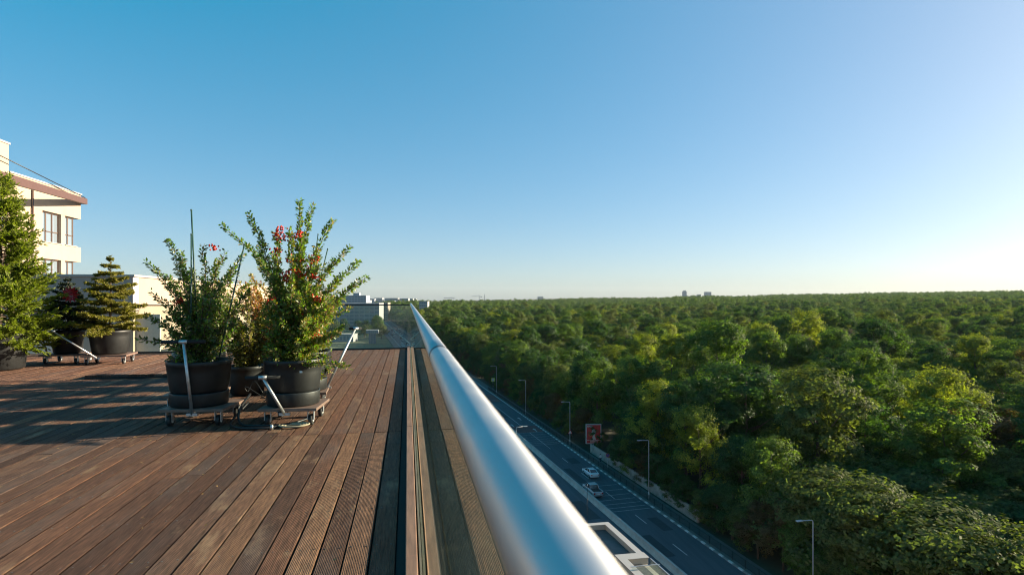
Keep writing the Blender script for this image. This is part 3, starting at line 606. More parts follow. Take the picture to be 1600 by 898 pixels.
# ------------------------------------------------------------------ pots, dollies and plants on the deck
def dolly(loc, rz, label, w=.56, d=.54, hz=.17, handle=None, group='plant dollies on the deck'):
    o = empty('plant_dolly', loc, rz, label, 'dolly', group)
    MB().box((-w / 2, -d / 2, hz - .028), (w / 2, d / 2, hz)).build('platform', M['ply'], o, bevel=.003)
    for sx in (-1, 1):
        for sy in (-1, 1):
            x, y = sx * (w / 2 - .07), sy * (d / 2 - .08)
            c = MB().box((x - .035, y - .035, hz - .036), (x + .035, y + .035, hz - .029)).box((x - .03, y - .02, .05), (x - .024, y + .02, hz - .036)).box((x + .024, y - .02, .05), (x + .03, y + .02, hz - .036)).build('caster', M['galv'], o)
            MB().tube([(x - .017, y + .012, .05), (x + .017, y + .012, .05)], .05, 18).build('wheel', M['rubber'], c)
            MB().tube([(x - .021, y + .012, .05), (x + .021, y + .012, .05)], .022, 12).build('hub', M['lens'], c)
    if handle:
        a, b, gw, gd = handle; a, b = Vector(a), Vector(b); gd = Vector(gd).normalized()
        h = MB().tube([a, b], .014, 12).box((a.x - .05, a.y - .012, a.z - .01), (a.x + .05, a.y + .02, a.z + .014)).build('handle', M['galv'], o)
        MB().tube([b - gd * gw / 2, b + gd * gw / 2], .017, 10).build('grip', M['grip'], h)
        MB().tube([b - gd * .035, b + gd * .035], .0205, 10).build('clamp', M['galv'], h)
    return o
def pot(loc, label, rt, rb, h, m='pot', basin=True, group='plant pots on the deck'):
    o = empty('plant_pot', loc, rnd.uniform(0, 6), label, 'plant pot', group)
    hb_ = h * .3 if basin else 0
    if basin: MB().lathe([(.0, .001), (rb * 1.06, .001), (rb * 1.09, .01), (rb * 1.11, hb_ - .012), (rb * 1.10, hb_), (rb * 1.03, hb_ - .002), (rb * 1.0, hb_ - .03)], n=40).build('basin', M[m], o)
    MB().lathe([(0, hb_ - .028 if basin else .001), (rb * .97, hb_ - .028 if basin else .001), (rb + .02, hb_ + .03), (rb + (rt - rb) * .75, h * .72), (rt - .008, h - .05), (rt - .004, h - .046), (rt, h - .004), (rt - .004, h), (rt - .016, h - .004), (rt - .022, h - .09)], n=40).build('shell', M[m], o)
    MB().lathe([(rt - .021, h - .075), (rt * .5, h - .06), (.0, h - .055)], n=24).build('soil', M['soil'], o)
    return o

def bez(a, b, bow, n=9):
    a, b, bow = Vector(a), Vector(b), Vector(bow); m = (a + b) / 2 + bow
    return [a * (1 - t) ** 2 + m * 2 * t * (1 - t) + b * t * t for t in np.linspace(0, 1, n)]
def shrub(name, label, cat, base, tips, leaf, seed, twigs=14, tw_len=.26, dens=70, lsize=(.040, .0175), bare=.18, second=None, sec_frac=.0, sec_low=False, berries=(), group=None, spread=.07):
    rg = random.Random(seed); o = empty(name, base, 0, label, cat, group); B = Vector(base)
    pts = []; dirs = []
    def leaves_on(path, d, skip=0.0):
        L = sum((path[i + 1] - path[i]).length for i in range(len(path) - 1)); n = int(L * d)
        for _ in range(n):
            t = skip + (1 - skip) * rg.random(); k = min(int(t * (len(path) - 1)), len(path) - 2); f = t * (len(path) - 1) - k
            p = path[k].lerp(path[k + 1], f); ax = (path[k + 1] - path[k]).normalized()
            r_ = Vector((rg.gauss(0, 1), rg.gauss(0, 1), rg.gauss(0, 1))); r_ -= ax * r_.dot(ax); r_.normalize()
            dd = (ax * rg.uniform(.25, .9) + r_ * rg.uniform(.5, 1)).normalized(); pts.append(p + dd * lsize[0] * .55 + r_ * rg.random() * .012); dirs.append(dd)
    for tp in tips:
        tip = Vector(tp) - B; st_ = Vector((rg.uniform(-spread, spread), rg.uniform(-spread, spread), -.05))
        L = (tip - st_).length; out = Vector((tip.x, tip.y, 0)) * -.28 + Vector((rg.uniform(-.06, .06), rg.uniform(-.06, .06), .12 * L))
        path = bez(st_, tip, out, 11)
        for i in range(1, 10): path[i] += Vector((rg.uniform(-1, 1), rg.uniform(-1, 1), rg.uniform(-.6, .6))) * .014
        MB().tube(path, list(np.linspace(.0095, .0018, 11)), 6).build('stem', M['bark'], o)
        leaves_on(path, dens * 1.5, bare)
        tb = MB(); n = int(twigs * L)
        for _ in range(n):
            t = rg.uniform(bare, .97); k = min(int(t * 10), 9); p = path[k].lerp(path[k + 1], t * 10 - k); ax = (path[k + 1] - path[k]).normalized()
            r_ = Vector((rg.gauss(0, 1), rg.gauss(0, 1), rg.gauss(0, .5) + .15)); r_.normalize()
            e = p + (ax * .7 + r_).normalized() * tw_len * rg.uniform(.3, 1) * max(.09, 1.25 - 1.35 * t)
            tw = bez(p, e, (0, 0, .012), 4); tb.tube(tw, [.003, .0025, .002, .001], 4, False); leaves_on(tw, dens)
        if n: tag(tb.build('twig', M['bark'], o), kind='stuff')
    c = np.array([tuple(p) for p in pts]); t = np.array([tuple(d) for d in dirs]); rn = np.random.default_rng(seed)
    nn = rn.normal(size=c.shape) * .7 + np.array((.1, 0, .6)); ln = lsize[0] * rn.uniform(.65, 1.25, len(c)); wd = lsize[1] * rn.uniform(.75, 1.2, len(c))
    sel = rn.random(len(c)) < (sec_frac * (1.6 - 1.3 * (c[:, 2] - c[:, 2].min()) / (np.ptp(c[:, 2]) + .01)) if sec_low else sec_frac) if second else np.zeros(len(c), bool)
    tag(link('foliage', leaf_mesh('foliage', c[~sel], t[~sel], nn[~sel], ln[~sel], wd[~sel], leaf), o), kind='stuff')
    if second and sel.any(): tag(link('coloured_foliage', leaf_mesh('coloured_foliage', c[sel], t[sel], nn[sel], ln[sel], wd[sel], second), o), kind='stuff')
    for q in berries:
        bb_ = MB(); q = Vector(q) - B
        for _ in range(22):
            p = q + Vector((rg.gauss(0, .026), rg.gauss(0, .026), rg.gauss(0, .02))); r_ = .0105
            bb_.add([p + Vector(v_) * r_ for v_ in ((1, 0, 0), (-1, 0, 0), (0, 1, 0), (0, -1, 0), (0, 0, 1), (0, 0, -1))], [(0, 2, 4), (2, 1, 4), (1, 3, 4), (3, 0, 4), (2, 0, 5), (1, 2, 5), (3, 1, 5), (0, 3, 5)], True)
        tag(bb_.build('berry_cluster', M['berry'], o), kind='stuff')
    return o
def stake(a, b, label, r_=.0075):
    a, b = Vector(a), Vector(b); o = MB().tube([(0, 0, 0), b - a], r_, 8).tube([(b - a) * .995, (b - a) * 1.004], r_ * 1.25, 8).build('plant_stake', M['stake']); o.location = a
    tag(o, label, 'stake', 'plant stakes')

G_S = 'shrubs in pots on the deck'
def fill(b, n=12, ry=.52, rx=.2, z0=.72, dz=.075): return [Vector((b.x + rx * math.cos(q * 1.7 + b.y), b.y + ry * math.sin(q * 2.4 + 1), z0 + dz * (q % 9))) for q in range(n)]
HZ = .17
# front left pot
A1 = Vector((-1.955, 6.02, 0))
dolly(A1, R(-7), 'wheeled dolly with upright T handle under the shrub with two tall stakes', .585, .56, handle=((0.02, -.285, .12), (-.035, -.33, .80), .38, (1, .05, 0)))
pot(A1 + Vector((-.045, 0, HZ + .002)), 'dark pot behind the upright T handle, holding the shrub with two tall stakes', .29, .235, .43)
yb0 = A1.y
tips = [P(228, 408, 6.1), P(262, 376, 5.9), P(284, 392, 6.2), P(318, 383, 6.0), P(352, 392, 6.3), P(382, 396, 6.2), P(236, 455, 5.8), P(226, 492, 6.1), P(345, 436, 5.8), P(300, 425, 6.4), P(392, 455, 6.0), P(216, 530, 6.0), P(262, 430, 6.5), P(330, 470, 5.7), P(372, 500, 6.0), P(255, 505, 5.75), P(310, 500, 6.1), P(345, 530, 5.9), P(262, 560, 5.74)]
shrub('berry_shrub', 'loose shrub with yellowing leaves around two tall green stakes', 'shrub', A1 + Vector((-.045, 0, HZ + .37)), tips + fill(A1), LM['pyra'], 11, twigs=25, tw_len=.34, dens=140, second=LM['autumn'], sec_frac=.42, bare=.2, group=G_S, berries=[P(335, 388, 6.0), P(280, 470, 5.95)])
stake(A1 + Vector((-.06, .03, .5)), P(299, 328, 6.05), 'taller of the two green stakes in the yellowing shrub')
stake(A1 + Vector((-.10, -.06, .5)), P(299, 366, 5.9), 'shorter of the two green stakes in the yellowing shrub')
stake(A1 + Vector((.10, .02, .5)), P(382, 382, 6.05), 'slanting stake leaning from the yellowing shrub towards the berry shrub')
# front right pot
A2 = Vector((-1.085, 5.88, 0))
dolly(A2, R(-5), 'wheeled dolly with short slanting handle under the tall red-berried shrub', .535, .54, handle=((-.02, -.28, .12), (-.19, -.36, .475), .30, (1, .1, 0)))
pot(A2 + Vector((-.02, 0.01, HZ + .002)), 'dark pot with small white label holding the tall red-berried shrub', .275, .225, .44)
o_ = MB().box((-.011, 0, -.008), (.013, .002, .01)).build('pot_label', M['tape']); o_.location = P(470, 581, 5.606); tag(o_, 'small white sticker on the dark pot of the berry shrub', 'sticker')
tips = [P(467, 313, 5.9), P(490, 319, 6.0), P(388, 333, 5.9), P(521, 343, 5.8), P(548, 384, 5.7), P(576, 432, 5.6), P(560, 408, 6.0), P(430, 362, 6.05), P(452, 358, 5.7), P(500, 398, 6.2), P(410, 420, 5.75), P(424, 470, 5.6), P(520, 470, 5.65), P(480, 440, 5.55), P(455, 430, 5.6), P(530, 440, 6.1), P(440, 500, 5.6), P(500, 510, 5.65), P(468, 400, 6.0), P(425, 395, 6.1), P(546, 574, 5.45), P(470, 540, 5.55), P(532, 520, 5.9)]
ber = [(434, 367), (444, 372), (460, 371), (468, 366), (433, 393), (437, 358), (450, 405), (466, 408), (463, 425), (466, 433), (447, 434), (452, 437), (484, 420), (478, 428), (489, 434), (492, 521), (452, 427), (490, 405), (425, 470), (470, 480), (495, 466), (452, 512)]
shrub('berry_shrub', 'tall upright shrub with long arching shoots and clusters of red berries', 'shrub', A2 + Vector((-.02, 0.01, HZ + .38)), tips + fill(A2), LM['pyra'], 23, twigs=31, tw_len=.32, dens=180, second=LM['pyra_y'], sec_frac=.30, sec_low=True, bare=.12, group=G_S, berries=[P(u, v, 5.82 + .1 * math.sin(u)) for u, v in ber])  # second leaf colour paints the sunlit yellow, mostly low down
stake(A2 + Vector((.02, .06, .5)), P(512, 389, 6.05), 'thin leaning stake inside the tall red-berried shrub', .006)
stake(A2 + Vector((.05, .0, .5)), P(497, 366, 5.95), 'thin upright stake inside the tall red-berried shrub', .005)
# second pair
A3 = Vector((-2.30, 6.86, 0))
dolly(A3, R(4), 'dolly under the pale grey pot', .56, .54)
pot(A3 + Vector((.02, 0, HZ + .002)), 'pot painted pale sunlit grey just behind the pot with the T handle', .27, .22, .43, 'pot_grey')
tips = [P(300, 420, 6.8), P(340, 405, 6.9), P(368, 415, 6.8), P(395, 440, 7.0), P(275, 450, 6.9), P(330, 470, 6.6), P(380, 480, 6.6), P(350, 520, 6.6), P(310, 450, 7.1), P(290, 490, 6.7), P(395, 510, 6.8)]
shrub('berry_shrub', 'golden-leaved shrub in the pale grey pot', 'shrub', A3 + Vector((.02, 0, HZ + .37)), tips + fill(A3), LM['pyra'], 31, twigs=22, dens=125, second=LM['golden'], sec_frac=.45, group=G_S)
A4 = Vector((-1.17, 6.78, 0))
dolly(A4, R(3), 'dolly whose long handle leans out over the open deck', .55, .54, handle=((.25, .10, .16), (.56, .40, .83), .16, (.8, .5, 0)))
pot(A4 + Vector((.02, 0, HZ + .002)), 'dark pot directly behind the pot with the white sticker', .27, .22, .43)
tips = [P(345, 350, 6.6), P(372, 372, 6.8), P(404, 408, 6.7), P(530, 455, 6.6), P(548, 480, 6.5), P(525, 520, 6.4), P(515, 560, 6.5), P(505, 590, 6.6), P(430, 470, 6.8), P(480, 460, 6.9), P(410, 500, 6.6), P(520, 580, 6.7), P(455, 440, 7.0), P(400, 385, 6.9)]
shrub('berry_shrub', 'shrub with one long shoot leaning out and yellow leaves low down', 'shrub', A4 + Vector((.02, 0, HZ + .37)), tips + fill(A4), LM['pyra'], 37, twigs=26, dens=155, second=LM['golden'], sec_frac=.34, sec_low=True, bare=.08, group=G_S)
# smaller pots farther back in the row
for (x, y, rt, h, lab, plab, lf, sc_, fr, tp) in (
    (-1.98, 7.62, .22, .36, 'small dark pot behind the pale grey pot', 'low green shrub with yellow leaves behind the pale grey pot', 'autumn', 'golden', .5, [(300, 470), (330, 455), (355, 470), (370, 500), (320, 505), (290, 500), (345, 490)]),
    (-1.86, 8.35, .22, .36, 'small dark pot holding the scarlet-leaved shrub', 'scarlet and orange leaved shrub in the gap between the pot rows', 'redleaf', 'golden', .35, [(372, 455), (395, 450), (408, 470), (380, 490), (415, 500), (395, 515), (365, 520), (404, 525)]),
    (-1.98, 9.2, .22, .36, 'small dark pot holding the bright yellow shrub', 'bright yellow shrub rising behind the scarlet-leaved one', 'golden', 'redleaf', .2, [(372, 440), (392, 430), (408, 442), (385, 460), (400, 475), (368, 470)]),
    (-1.38, 8.6, .23, .38, 'dark pot third along the right-hand row', 'bushy green shrub third along the right-hand row', 'pyra', 'golden', .25, [(450, 455), (470, 470), (490, 465)]),
    (-1.42, 9.45, .23, .38, 'dark pot at the far end of the right-hand row', 'bushy green shrub at the far end of the right-hand row', 'pyra', 'autumn', .3, [(455, 465), (475, 475), (490, 470)]),
    (-1.30, 7.72, .23, .38, 'dark pot standing behind the dolly with the leaning handle', 'green and russet shrub at the back of the right-hand pot row', 'autumn', 'redleaf', .3, [(440, 460), (470, 450), (500, 455), (520, 490), (430, 500), (460, 490), (510, 530)])):
    pot((x, y, .004), lab, rt, rt * .8, h, basin=False)
    shrub('leafy_shrub', plab, 'shrub', (x, y, h - .06), [P(u, v, y + .1 * math.sin(u * 3.1)) for u, v in tp] + [Vector((x + .42 * math.cos(q * 2.4), y + .58 * math.sin(q * 2.4), .75 + .09 * (q % 8))) for q in range(14)], LM[lf], int(y * 100), twigs=22, tw_len=.26, dens=110, lsize=(.05, .023), second=LM[sc_], sec_frac=fr, group=G_S, bare=.1)

# hoses, cables and a rope coil between the pots
def hose(name, pts, r_, m, label, cat):
    V = [Vector(p) for p in pts]; out = []
    for i in range(len(V) - 1):
        p0, p1, p2, p3 = V[max(i - 1, 0)], V[i], V[i + 1], V[min(i + 2, len(V) - 1)]
        for t in np.linspace(0, 1, 7)[:-1]:
            out.append(.5 * ((2 * p1) + (p2 - p0) * t + (2 * p0 - 5 * p1 + 4 * p2 - p3) * t * t + (3 * p1 - p0 - 3 * p2 + p3) * t ** 3))
    out.append(V[-1]); tag(MB().tube(out, r_, 7).build(name, m), label, cat)
hose('hose', [(-1.62, 6.35, .2), (-1.63, 6.0, .1), (-1.55, 5.75, .018), (-1.35, 5.62, .018), (-1.1, 5.66, .018), (-.95, 5.9, .02)], .012, M['cable'], 'thick black hose looping on the deck between the two front dollies', 'hose')
hose('hose', [(-1.60, 6.2, .14), (-1.66, 5.85, .02), (-1.55, 5.6, .016), (-1.3, 5.52, .016), (-1.16, 5.6, .016)], .011, M['cable'], 'second black hose lying in front of the thick one', 'hose')
for k in range(7):
    rg = random.Random(50 + k); y0 = 6.3 + k * .33
    hose('cable', [(-1.55 + rg.uniform(-.1, .25), y0 + rg.uniform(-.1, .1), rg.uniform(.01, .35)) for _ in range(6)] + [(-1.4 + rg.uniform(-.15, .15), y0 + .4, .008)], .0045, M['cable'], 'thin black irrigation cable tangled between the two rows of pots', 'cable')
for o in bpy.data.objects:
    if o.name.startswith('cable'): o['group'] = 'irrigation cables between the pots'
hose('rope', [(-1.05 + (.07 + .004 * k) * math.cos(k * 1.05), 5.60 + (.04 + .003 * k) * math.sin(k * 1.05), .012 + .004 * (k // 6)) for k in range(20)], .007, M['rope'], 'coil of pale rope under the front of the berry shrub dolly', 'rope')
tag(MB().tube([(-1.22, 5.5, .004), (-1.22, 5.5, .05)], [.014, .012], 10).build('hose_fitting', M['galv']), 'small metal hose fitting standing on the boards', 'fitting')
# fallen leaves and crumbs
rn = np.random.default_rng(8); n = 170
c = np.stack([rn.uniform(-3.6, -.15, n), rn.uniform(2.6, 6.2, n), np.full(n, .007)], 1)
c[:70, 0] = -1.5 + rn.normal(0, .5, 70); c[:70, 1] = 6.0 + rn.normal(0, .6, 70)
t = rn.normal(size=(n, 3)); t[:, 2] *= .15; nn = np.tile((0, 0, 1.), (n, 1)) + rn.normal(size=(n, 3)) * .25
tag(link('leaf_litter', leaf_mesh('leaf_litter', c, t, nn, rn.uniform(.012, .034, n), rn.uniform(.006, .016, n), LM['litter'])), 'scattered small dry leaves on the deck boards', 'leaves', kind='stuff')

# conifers
def fir(name, label, loc, H, Rb, seed, leaf, levels=9, dens=150, group=None, nl=.045):
    rg = random.Random(seed); o = empty(name, loc, 0, label, 'tree', group)
    MB().tube([(0, 0, -.05), (.01, 0, H * .5), (0, 0, H)], [.024, .015, .004], 8).build('trunk', M['bark'], o)
    pts, dirs = [], []; tb = MB()
    def needles(a, b, n):
        ax = (b - a); L = ax.length; ax.normalize()
        for _ in range(max(2, int(n * L))):
            p = a + ax * L * rg.random(); r_ = Vector((rg.gauss(0, 1), rg.gauss(0, 1), rg.gauss(0, .6) + .3)); r_ -= ax * r_.dot(ax); r_.normalize()
            d = (ax * .7 + r_).normalized(); pts.append(p + d * nl * .4); dirs.append(d)
    for k in range(levels):
        f = k / (levels - 1); z = H * (.10 + .86 * f ** .95); r0 = Rb * (1 - f) ** .85 + .05; nb = 7 if f < .6 else (5 if f < .95 else 4); ph_ = rg.random() * 6
        for j in range(nb):
            a = ph_ + 2 * math.pi * j / nb + rg.uniform(-.25, .25); r_ = r0 * rg.uniform(.75, 1.1); d = Vector((math.cos(a), math.sin(a), 0))
            p0 = Vector((0, 0, z)); e = p0 + d * r_ + Vector((0, 0, r_ * rg.uniform(-.18, .26)))
            path = bez(p0, e, (0, 0, -.06 * r_), 6); tb.tube(path, list(np.linspace(.008, .002, 6)), 5, False); side = Vector((-d.y, d.x, 0))
            for i in range(5): needles(path[i], path[i + 1], dens)
            for i in range(1, 5):
                for s_ in (-1, 1):
                    for q in range(2):
                        m_ = path[i].lerp(path[i + 1], q * .5); L = r_ * .42 * (1 - i / 6.5) * rg.uniform(.7, 1.2)
                        e2 = m_ + (d * .75 + side * s_ * .8 + Vector((0, 0, rg.uniform(-.12, .15)))).normalized() * L; tb.tube([m_, e2], [.003, .0015], 4, False); needles(m_, e2, dens)
    needles(Vector((0, 0, H * .75)), Vector((0, 0, H)), dens * .7)
    tb.build('branch_whorl', M['bark'], o)
    c = np.array([tuple(p) for p in pts]); t = np.array([tuple(p) for p in dirs]); rn_ = np.random.default_rng(seed)
    tag(link('foliage', leaf_mesh('foliage', c, t, rn_.normal(size=c.shape) * .6 + np.array((0, 0, .8)), nl * rn_.uniform(.7, 1.2, len(c)), nl * .3, leaf), o), kind='stuff'); return o
def zt_at(p, v): return CAM_H - (v - 466) / FPX * (p.x * SIN + p.y * COS)
G_F = 'conifers in pots by the rooftop block'
F2 = Vector((*P(172, 560, 11.75).xy, 0)); F1 = Vector((*P(106, 560, 12.0).xy, 0)); TH = Vector((*P(-2, 560, 11.0).xy, 0))
dolly(F2, R(6), 'wheeled dolly with slanting handle under the golden fir', .72, .6, handle=((-.1, -.3, .12), (-.72, -.42, .62), .05, (1, 0, 0)))
pot(F2 + Vector((0, 0, HZ + .002)), 'wide black pot holding the golden fir', .34, .26, .44, basin=False)
fir('fir_tree', 'golden green fir with a cross-shaped leader in a wide black pot', F2 + Vector((0, 0, HZ + .36)), zt_at(F2, 400) - HZ - .36, .66, 3, LM['fir_gold'], 10, 330, G_F, .058)
dolly(F1, R(-3), 'wheeled dolly with steep handle under the dark fir', .66, .56, handle=((-.16, -.28, .12), (-.26, -.34, .62), .05, (1, 0, 0)))
pot(F1 + Vector((0, 0, HZ + .002)), 'black pot holding the dark fir with the red flower', .27, .2, .43, basin=False)
fir('fir_tree', 'dark sparse fir wearing a red flower ornament', F1 + Vector((0, 0, HZ + .36)), zt_at(F1, 434) - HZ - .36, .54, 5, LM['fir_dark'], 11, 210, G_F, .055)
fp = P(111, 460, 11.72); fl = empty('flower_ornament', fp, 0, 'dark red ribbon flower fixed to the dark fir', 'ornament')
for k in range(12):
    a = k * math.pi / 6; d = Vector((math.cos(a), 0, math.sin(a))); sd = Vector((-d.z, 0, d.x))
    MB().add([d * .02, d * .09 + sd * .028 + Vector((0, -.03, 0)), d * .165 + Vector((0, -.02, 0)), d * .09 - sd * .028 + Vector((0, -.03, 0)), d * .09 + Vector((0, .012, 0))], [(0, 1, 4), (1, 2, 4), (2, 3, 4), (3, 0, 4), (0, 3, 2, 1)]).build('petal', M['flower'], fl)
MB().lathe([(.001, -.02), (.03, -.01), (.03, .01), (.001, .02)], n=10).build('centre', M['flower'], fl)
pot(TH + Vector((0, 0, .004)), 'large dark pot under the feathery cypress', .40, .33, .62, basin=False)
pot(TH + Vector((-.35, -.75, .004)), 'dark pot standing before the cypress pot', .36, .3, .52, basin=False)
th = empty('cypress_tree', TH + Vector((0, 0, .5)), 0, 'tall feathery yellow-green cypress by the rooftop block', 'tree', G_F)
Ht = zt_at(TH, 258) - .5
MB().tube([(0, 0, 0), (.02, 0, Ht * .6), (0, 0, Ht * .97)], [.05, .03, .005], 8).build('trunk', M['bark'], th)
rg = random.Random(77); pts = []; dirs = []; tb = MB()
for k in range(420):
    f = rg.random() ** 1.1; z = Ht * (.0 + .95 * f) - .06; a = rg.uniform(0, 2 * math.pi); r_ = (.86 * (1 - f) ** .72 + .07) * rg.uniform(.6, 1.08)
    d = Vector((math.cos(a), math.sin(a), 0)); p0 = Vector((0, 0, z)); e = p0 + d * r_ + Vector((0, 0, r_ * rg.uniform(-.35 if f < .2 else .05, .5)))
    path = bez(p0, e, Vector((0, 0, -.05)), 7); tb.tube(path, list(np.linspace(.008, .002, 7)), 4, False)
    for _ in range(int(r_ * 44)):
        t = rg.uniform(.3, 1) * 6; i = min(int(t), 5); p = path[i].lerp(path[i + 1], t - i); ax = (path[i + 1] - path[i]).normalized()
        q = (ax + Vector((rg.gauss(0, .5), rg.gauss(0, .5), rg.gauss(0, .35)))).normalized(); L = rg.uniform(.08, .2)
        for s in range(9):
            s_ = rg.random(); w_ = Vector((rg.gauss(0, 1), rg.gauss(0, 1), rg.gauss(0, 1))).normalized(); pts.append(p + q * L * s_ + w_ * .012); dirs.append((q + w_ * .6).normalized())
tb.build('branch_whorl', M['bark'], th)
c = np.array([tuple(p) for p in pts]); t = np.array([tuple(p) for p in dirs]); rn_ = np.random.default_rng(7)
tag(link('foliage', leaf_mesh('foliage', c, t, rn_.normal(size=c.shape), rn_.uniform(.04, .09, len(c)), .02, LM['thuja']), th), kind='stuff')

# ------------------------------------------------------------------ trees of the wood
def crown_mesh(seed, H, Rc, zb, ncl, nl, ls, name='crown', flat=.85, csize=(.55, 1.15)):
    "leaf masses of several limbs, each covered with leafy sprays that stick out unevenly"
    rn = np.random.default_rng(seed); lob = [(0.0, 0.0, H - Rc * .50, Rc * .50)]; nlob = rn.integers(7, 11)
    for i in range(nlob):
        a = 2.4 * i + rn.uniform(-.5, .5); f = (i + .5) / nlob; r_ = Rc * rn.uniform(.38, .62) * (1.1 - .45 * f); q = Rc * rn.uniform(.30, .50)
        lob.append((r_ * math.cos(a), r_ * math.sin(a), zb + q * .6 + (H - zb - q * 1.5) * (.08 + .84 * f) + rn.uniform(-.8, .8), q))
    lob = np.array(lob); w = lob[:, 3] ** 2; k = rn.choice(len(lob), ncl, p=w / w.sum())
    d = rn.normal(size=(ncl, 3)); d[:, 2] += .35; d /= np.linalg.norm(d, axis=1, keepdims=True)
    C = lob[k, :3] + d * (lob[k, 3] * rn.uniform(.70, 1.10, ncl))[:, None] * np.array((1, 1, .9)); S = rn.uniform(csize[0], csize[1], ncl)
    e = d + np.array((0, 0, .5)) + rn.normal(size=(ncl, 3)) * .4; e /= np.linalg.norm(e, axis=1, keepdims=True)      # direction each spray points
    k = np.repeat(np.arange(ncl), nl); N_ = len(k)
    g = rn.normal(size=(N_, 3)); g /= np.linalg.norm(g, axis=1, keepdims=True); g *= (rn.random(N_) ** .5)[:, None]
    p = C[k] + (g * np.array((1, 1, flat)) + e[k] * (rn.random(N_)[:, None] - .4) * 1.1) * S[k][:, None]
    n_ = g * .35 + d[k] * .8 + np.array((0, 0, .3)) + rn.normal(size=(N_, 3)) * .30; t_ = rn.normal(size=(N_, 3)) * .8 + e[k] * .6
    t_ -= n_ * (np.sum(t_ * n_, 1) / np.sum(n_ * n_, 1))[:, None]
    return leaf_mesh(name, p, t_, n_, ls * rn.uniform(.6, 1.35, N_), ls * .58 * rn.uniform(.7, 1.3, N_), LM['mid'])
def trunk_mesh(seed, H, Rc):
    rg = random.Random(seed); b = MB(); b.tube([(0, 0, -.3), (.1, .05, H * .3), (.05, -.1, H * .62), (0, 0, H * .86)], [.34, .25, .15, .04], 8)
    for k in range(7):
        a = k * .9 + rg.random(); z = H * rg.uniform(.22, .6); e = Vector((math.cos(a) * Rc * .7, math.sin(a) * Rc * .7, z + H * rg.uniform(.14, .3)))
        b.tube(bez((0, 0, z), e, (0, 0, -.4), 5), [.12, .1, .08, .05, .02], 5, False)
    return b.mesh('trunk', M['bark'])
protos = []
for k, (H, Rc, zb, ncl, nl, ls) in enumerate(((21, 6.6, 3.0, 330, 56, .42), (24, 6.2, 4.0, 340, 56, .42), (19, 6.4, 2.0, 310, 56, .40), (25, 7.2, 4.5, 380, 56, .44), (16, 5.6, .8, 280, 56, .38), (22, 7.4, 3.0, 380, 52, .46))):
    protos.append((crown_mesh(100 + k, H, Rc, zb, ncl, nl, ls), trunk_mesh(k, H, Rc), H, Rc))
# a broad flat-sprayed tree for the near corner
protos.append((crown_mesh(140, 14.5, 7.4, 1.2, 420, 52, .44, flat=.35, csize=(.8, 1.5)), trunk_mesh(40, 14.5, 6), 14.5, 7.4))
fprotos = [crown_mesh(160 + k, H, Rc, zb, 80, 16, 1.0, name='far_crown', csize=(.9, 1.7)) for k, (H, Rc, zb) in enumerate(((22, 7.0, 4), (20, 7.4, 3), (25, 6.8, 6)))]

LABELS = dict(
    deep='deep green broadleaved tree in the wood beyond the road', mid='mid green broadleaved tree in the wood beyond the road',
    yell='bright yellow-green tree in the wood beyond the road', olive='olive green tree in the wood beyond the road',
    rust='rust-brown tinged tree in the wood beyond the road', grey='dry grey-leaved tree in the wood beyond the road')
def make_tree(x, y, z, k, s, kind, rz, label=None, group='trees of the wood beyond the road'):
    cm, tm, H, Rc = protos[k]; o = empty('broadleaf_tree', (x, y, z), rz, label or LABELS[kind], 'tree', group); o.scale = (s[0], s[0], s[1])
    c = link('crown', cm, o); c.material_slots[0].link = 'OBJECT'; c.material_slots[0].material = LM[kind]
    link('trunk', tm, o); return o
rng = random.Random(12)
def rail_u(v): return 652 + (v - 480) * .766
cand = []; mid_pts = []; far_pts = []
def in_wood(x, y): return x > kerb_x(y) + 8.2
sp = 12.4; ymax = 300
yy = 20.0
while yy < ymax:
    xx = kerb_x(yy) + 9.6
    while xx < 480:
        x = xx + rng.uniform(-3, 3); y = yy + rng.uniform(-3, 3); xx += sp
        if not in_wood(x, y) or x < kerb_x(y) + 15: continue
        t_ = x * SIN + y * COS; l_ = x * COS - y * SIN
        if t_ < 22 or l_ / t_ > 2.6: continue
        edge = x - kerb_x(y) < 17
        hh = rng.uniform(.80, 1.02) if edge else rng.uniform(.68, 1.10)
        hh *= .96 + .20 * math.sin(x * .045 + 1.3) * math.sin(y * .04 + .4)
        cand.append((math.hypot(x, y), x, y, hh))
    yy += sp
yy = 26.0
while yy < 420:
    x = kerb_x(yy) + rng.uniform(8.0, 10.5) + (3.5 if 104 < yy < 124 else 0); cand.append((math.hypot(x, yy), x, yy, rng.uniform(.72, 1.0))); yy += rng.uniform(5.5, 8.5)
near = []
for d, x, y, hh in sorted(cand):
    u, v = pix(x, y, ZS + 18 * hh); m_ = 6.5 * FPX / (x * SIN + y * COS)
    vis = (-20 < u + m_) and (u - m_ < 1600) and u + m_ > rail_u(v) and v - m_ < 898
    if vis and len(near) < 225: near.append((x, y, hh))
    else: mid_pts.append((x, y, hh))
# the corner of the wood nearest the terrace
kinds = ['deep'] * 30 + ['mid'] * 40 + ['yell'] * 15 + ['olive'] * 14 + ['rust'] * 2 + ['grey'] * 1
for x, y, hh in near:
    kd = rng.choice(kinds); k = rng.randrange(6); rz = rng.uniform(0, 6.28); w_ = rng.uniform(1.08, 1.45)
    u, v = pix(x, y, ZS + 14)
    if x < kerb_x(y) + 11 and y > 66: k = rng.choice((4, 2, 0, 5)); w_ = rng.uniform(.8, 1.0)
    if y < 70 and x > 50: k = 6; kd = 'olive'; hh *= 1.0; lab = 'spreading olive tree with flat leaf sprays at the near corner of the wood'
    else: lab = None
    make_tree(x, y, zg(x, y), k, (w_, hh), kd, rz, lab)

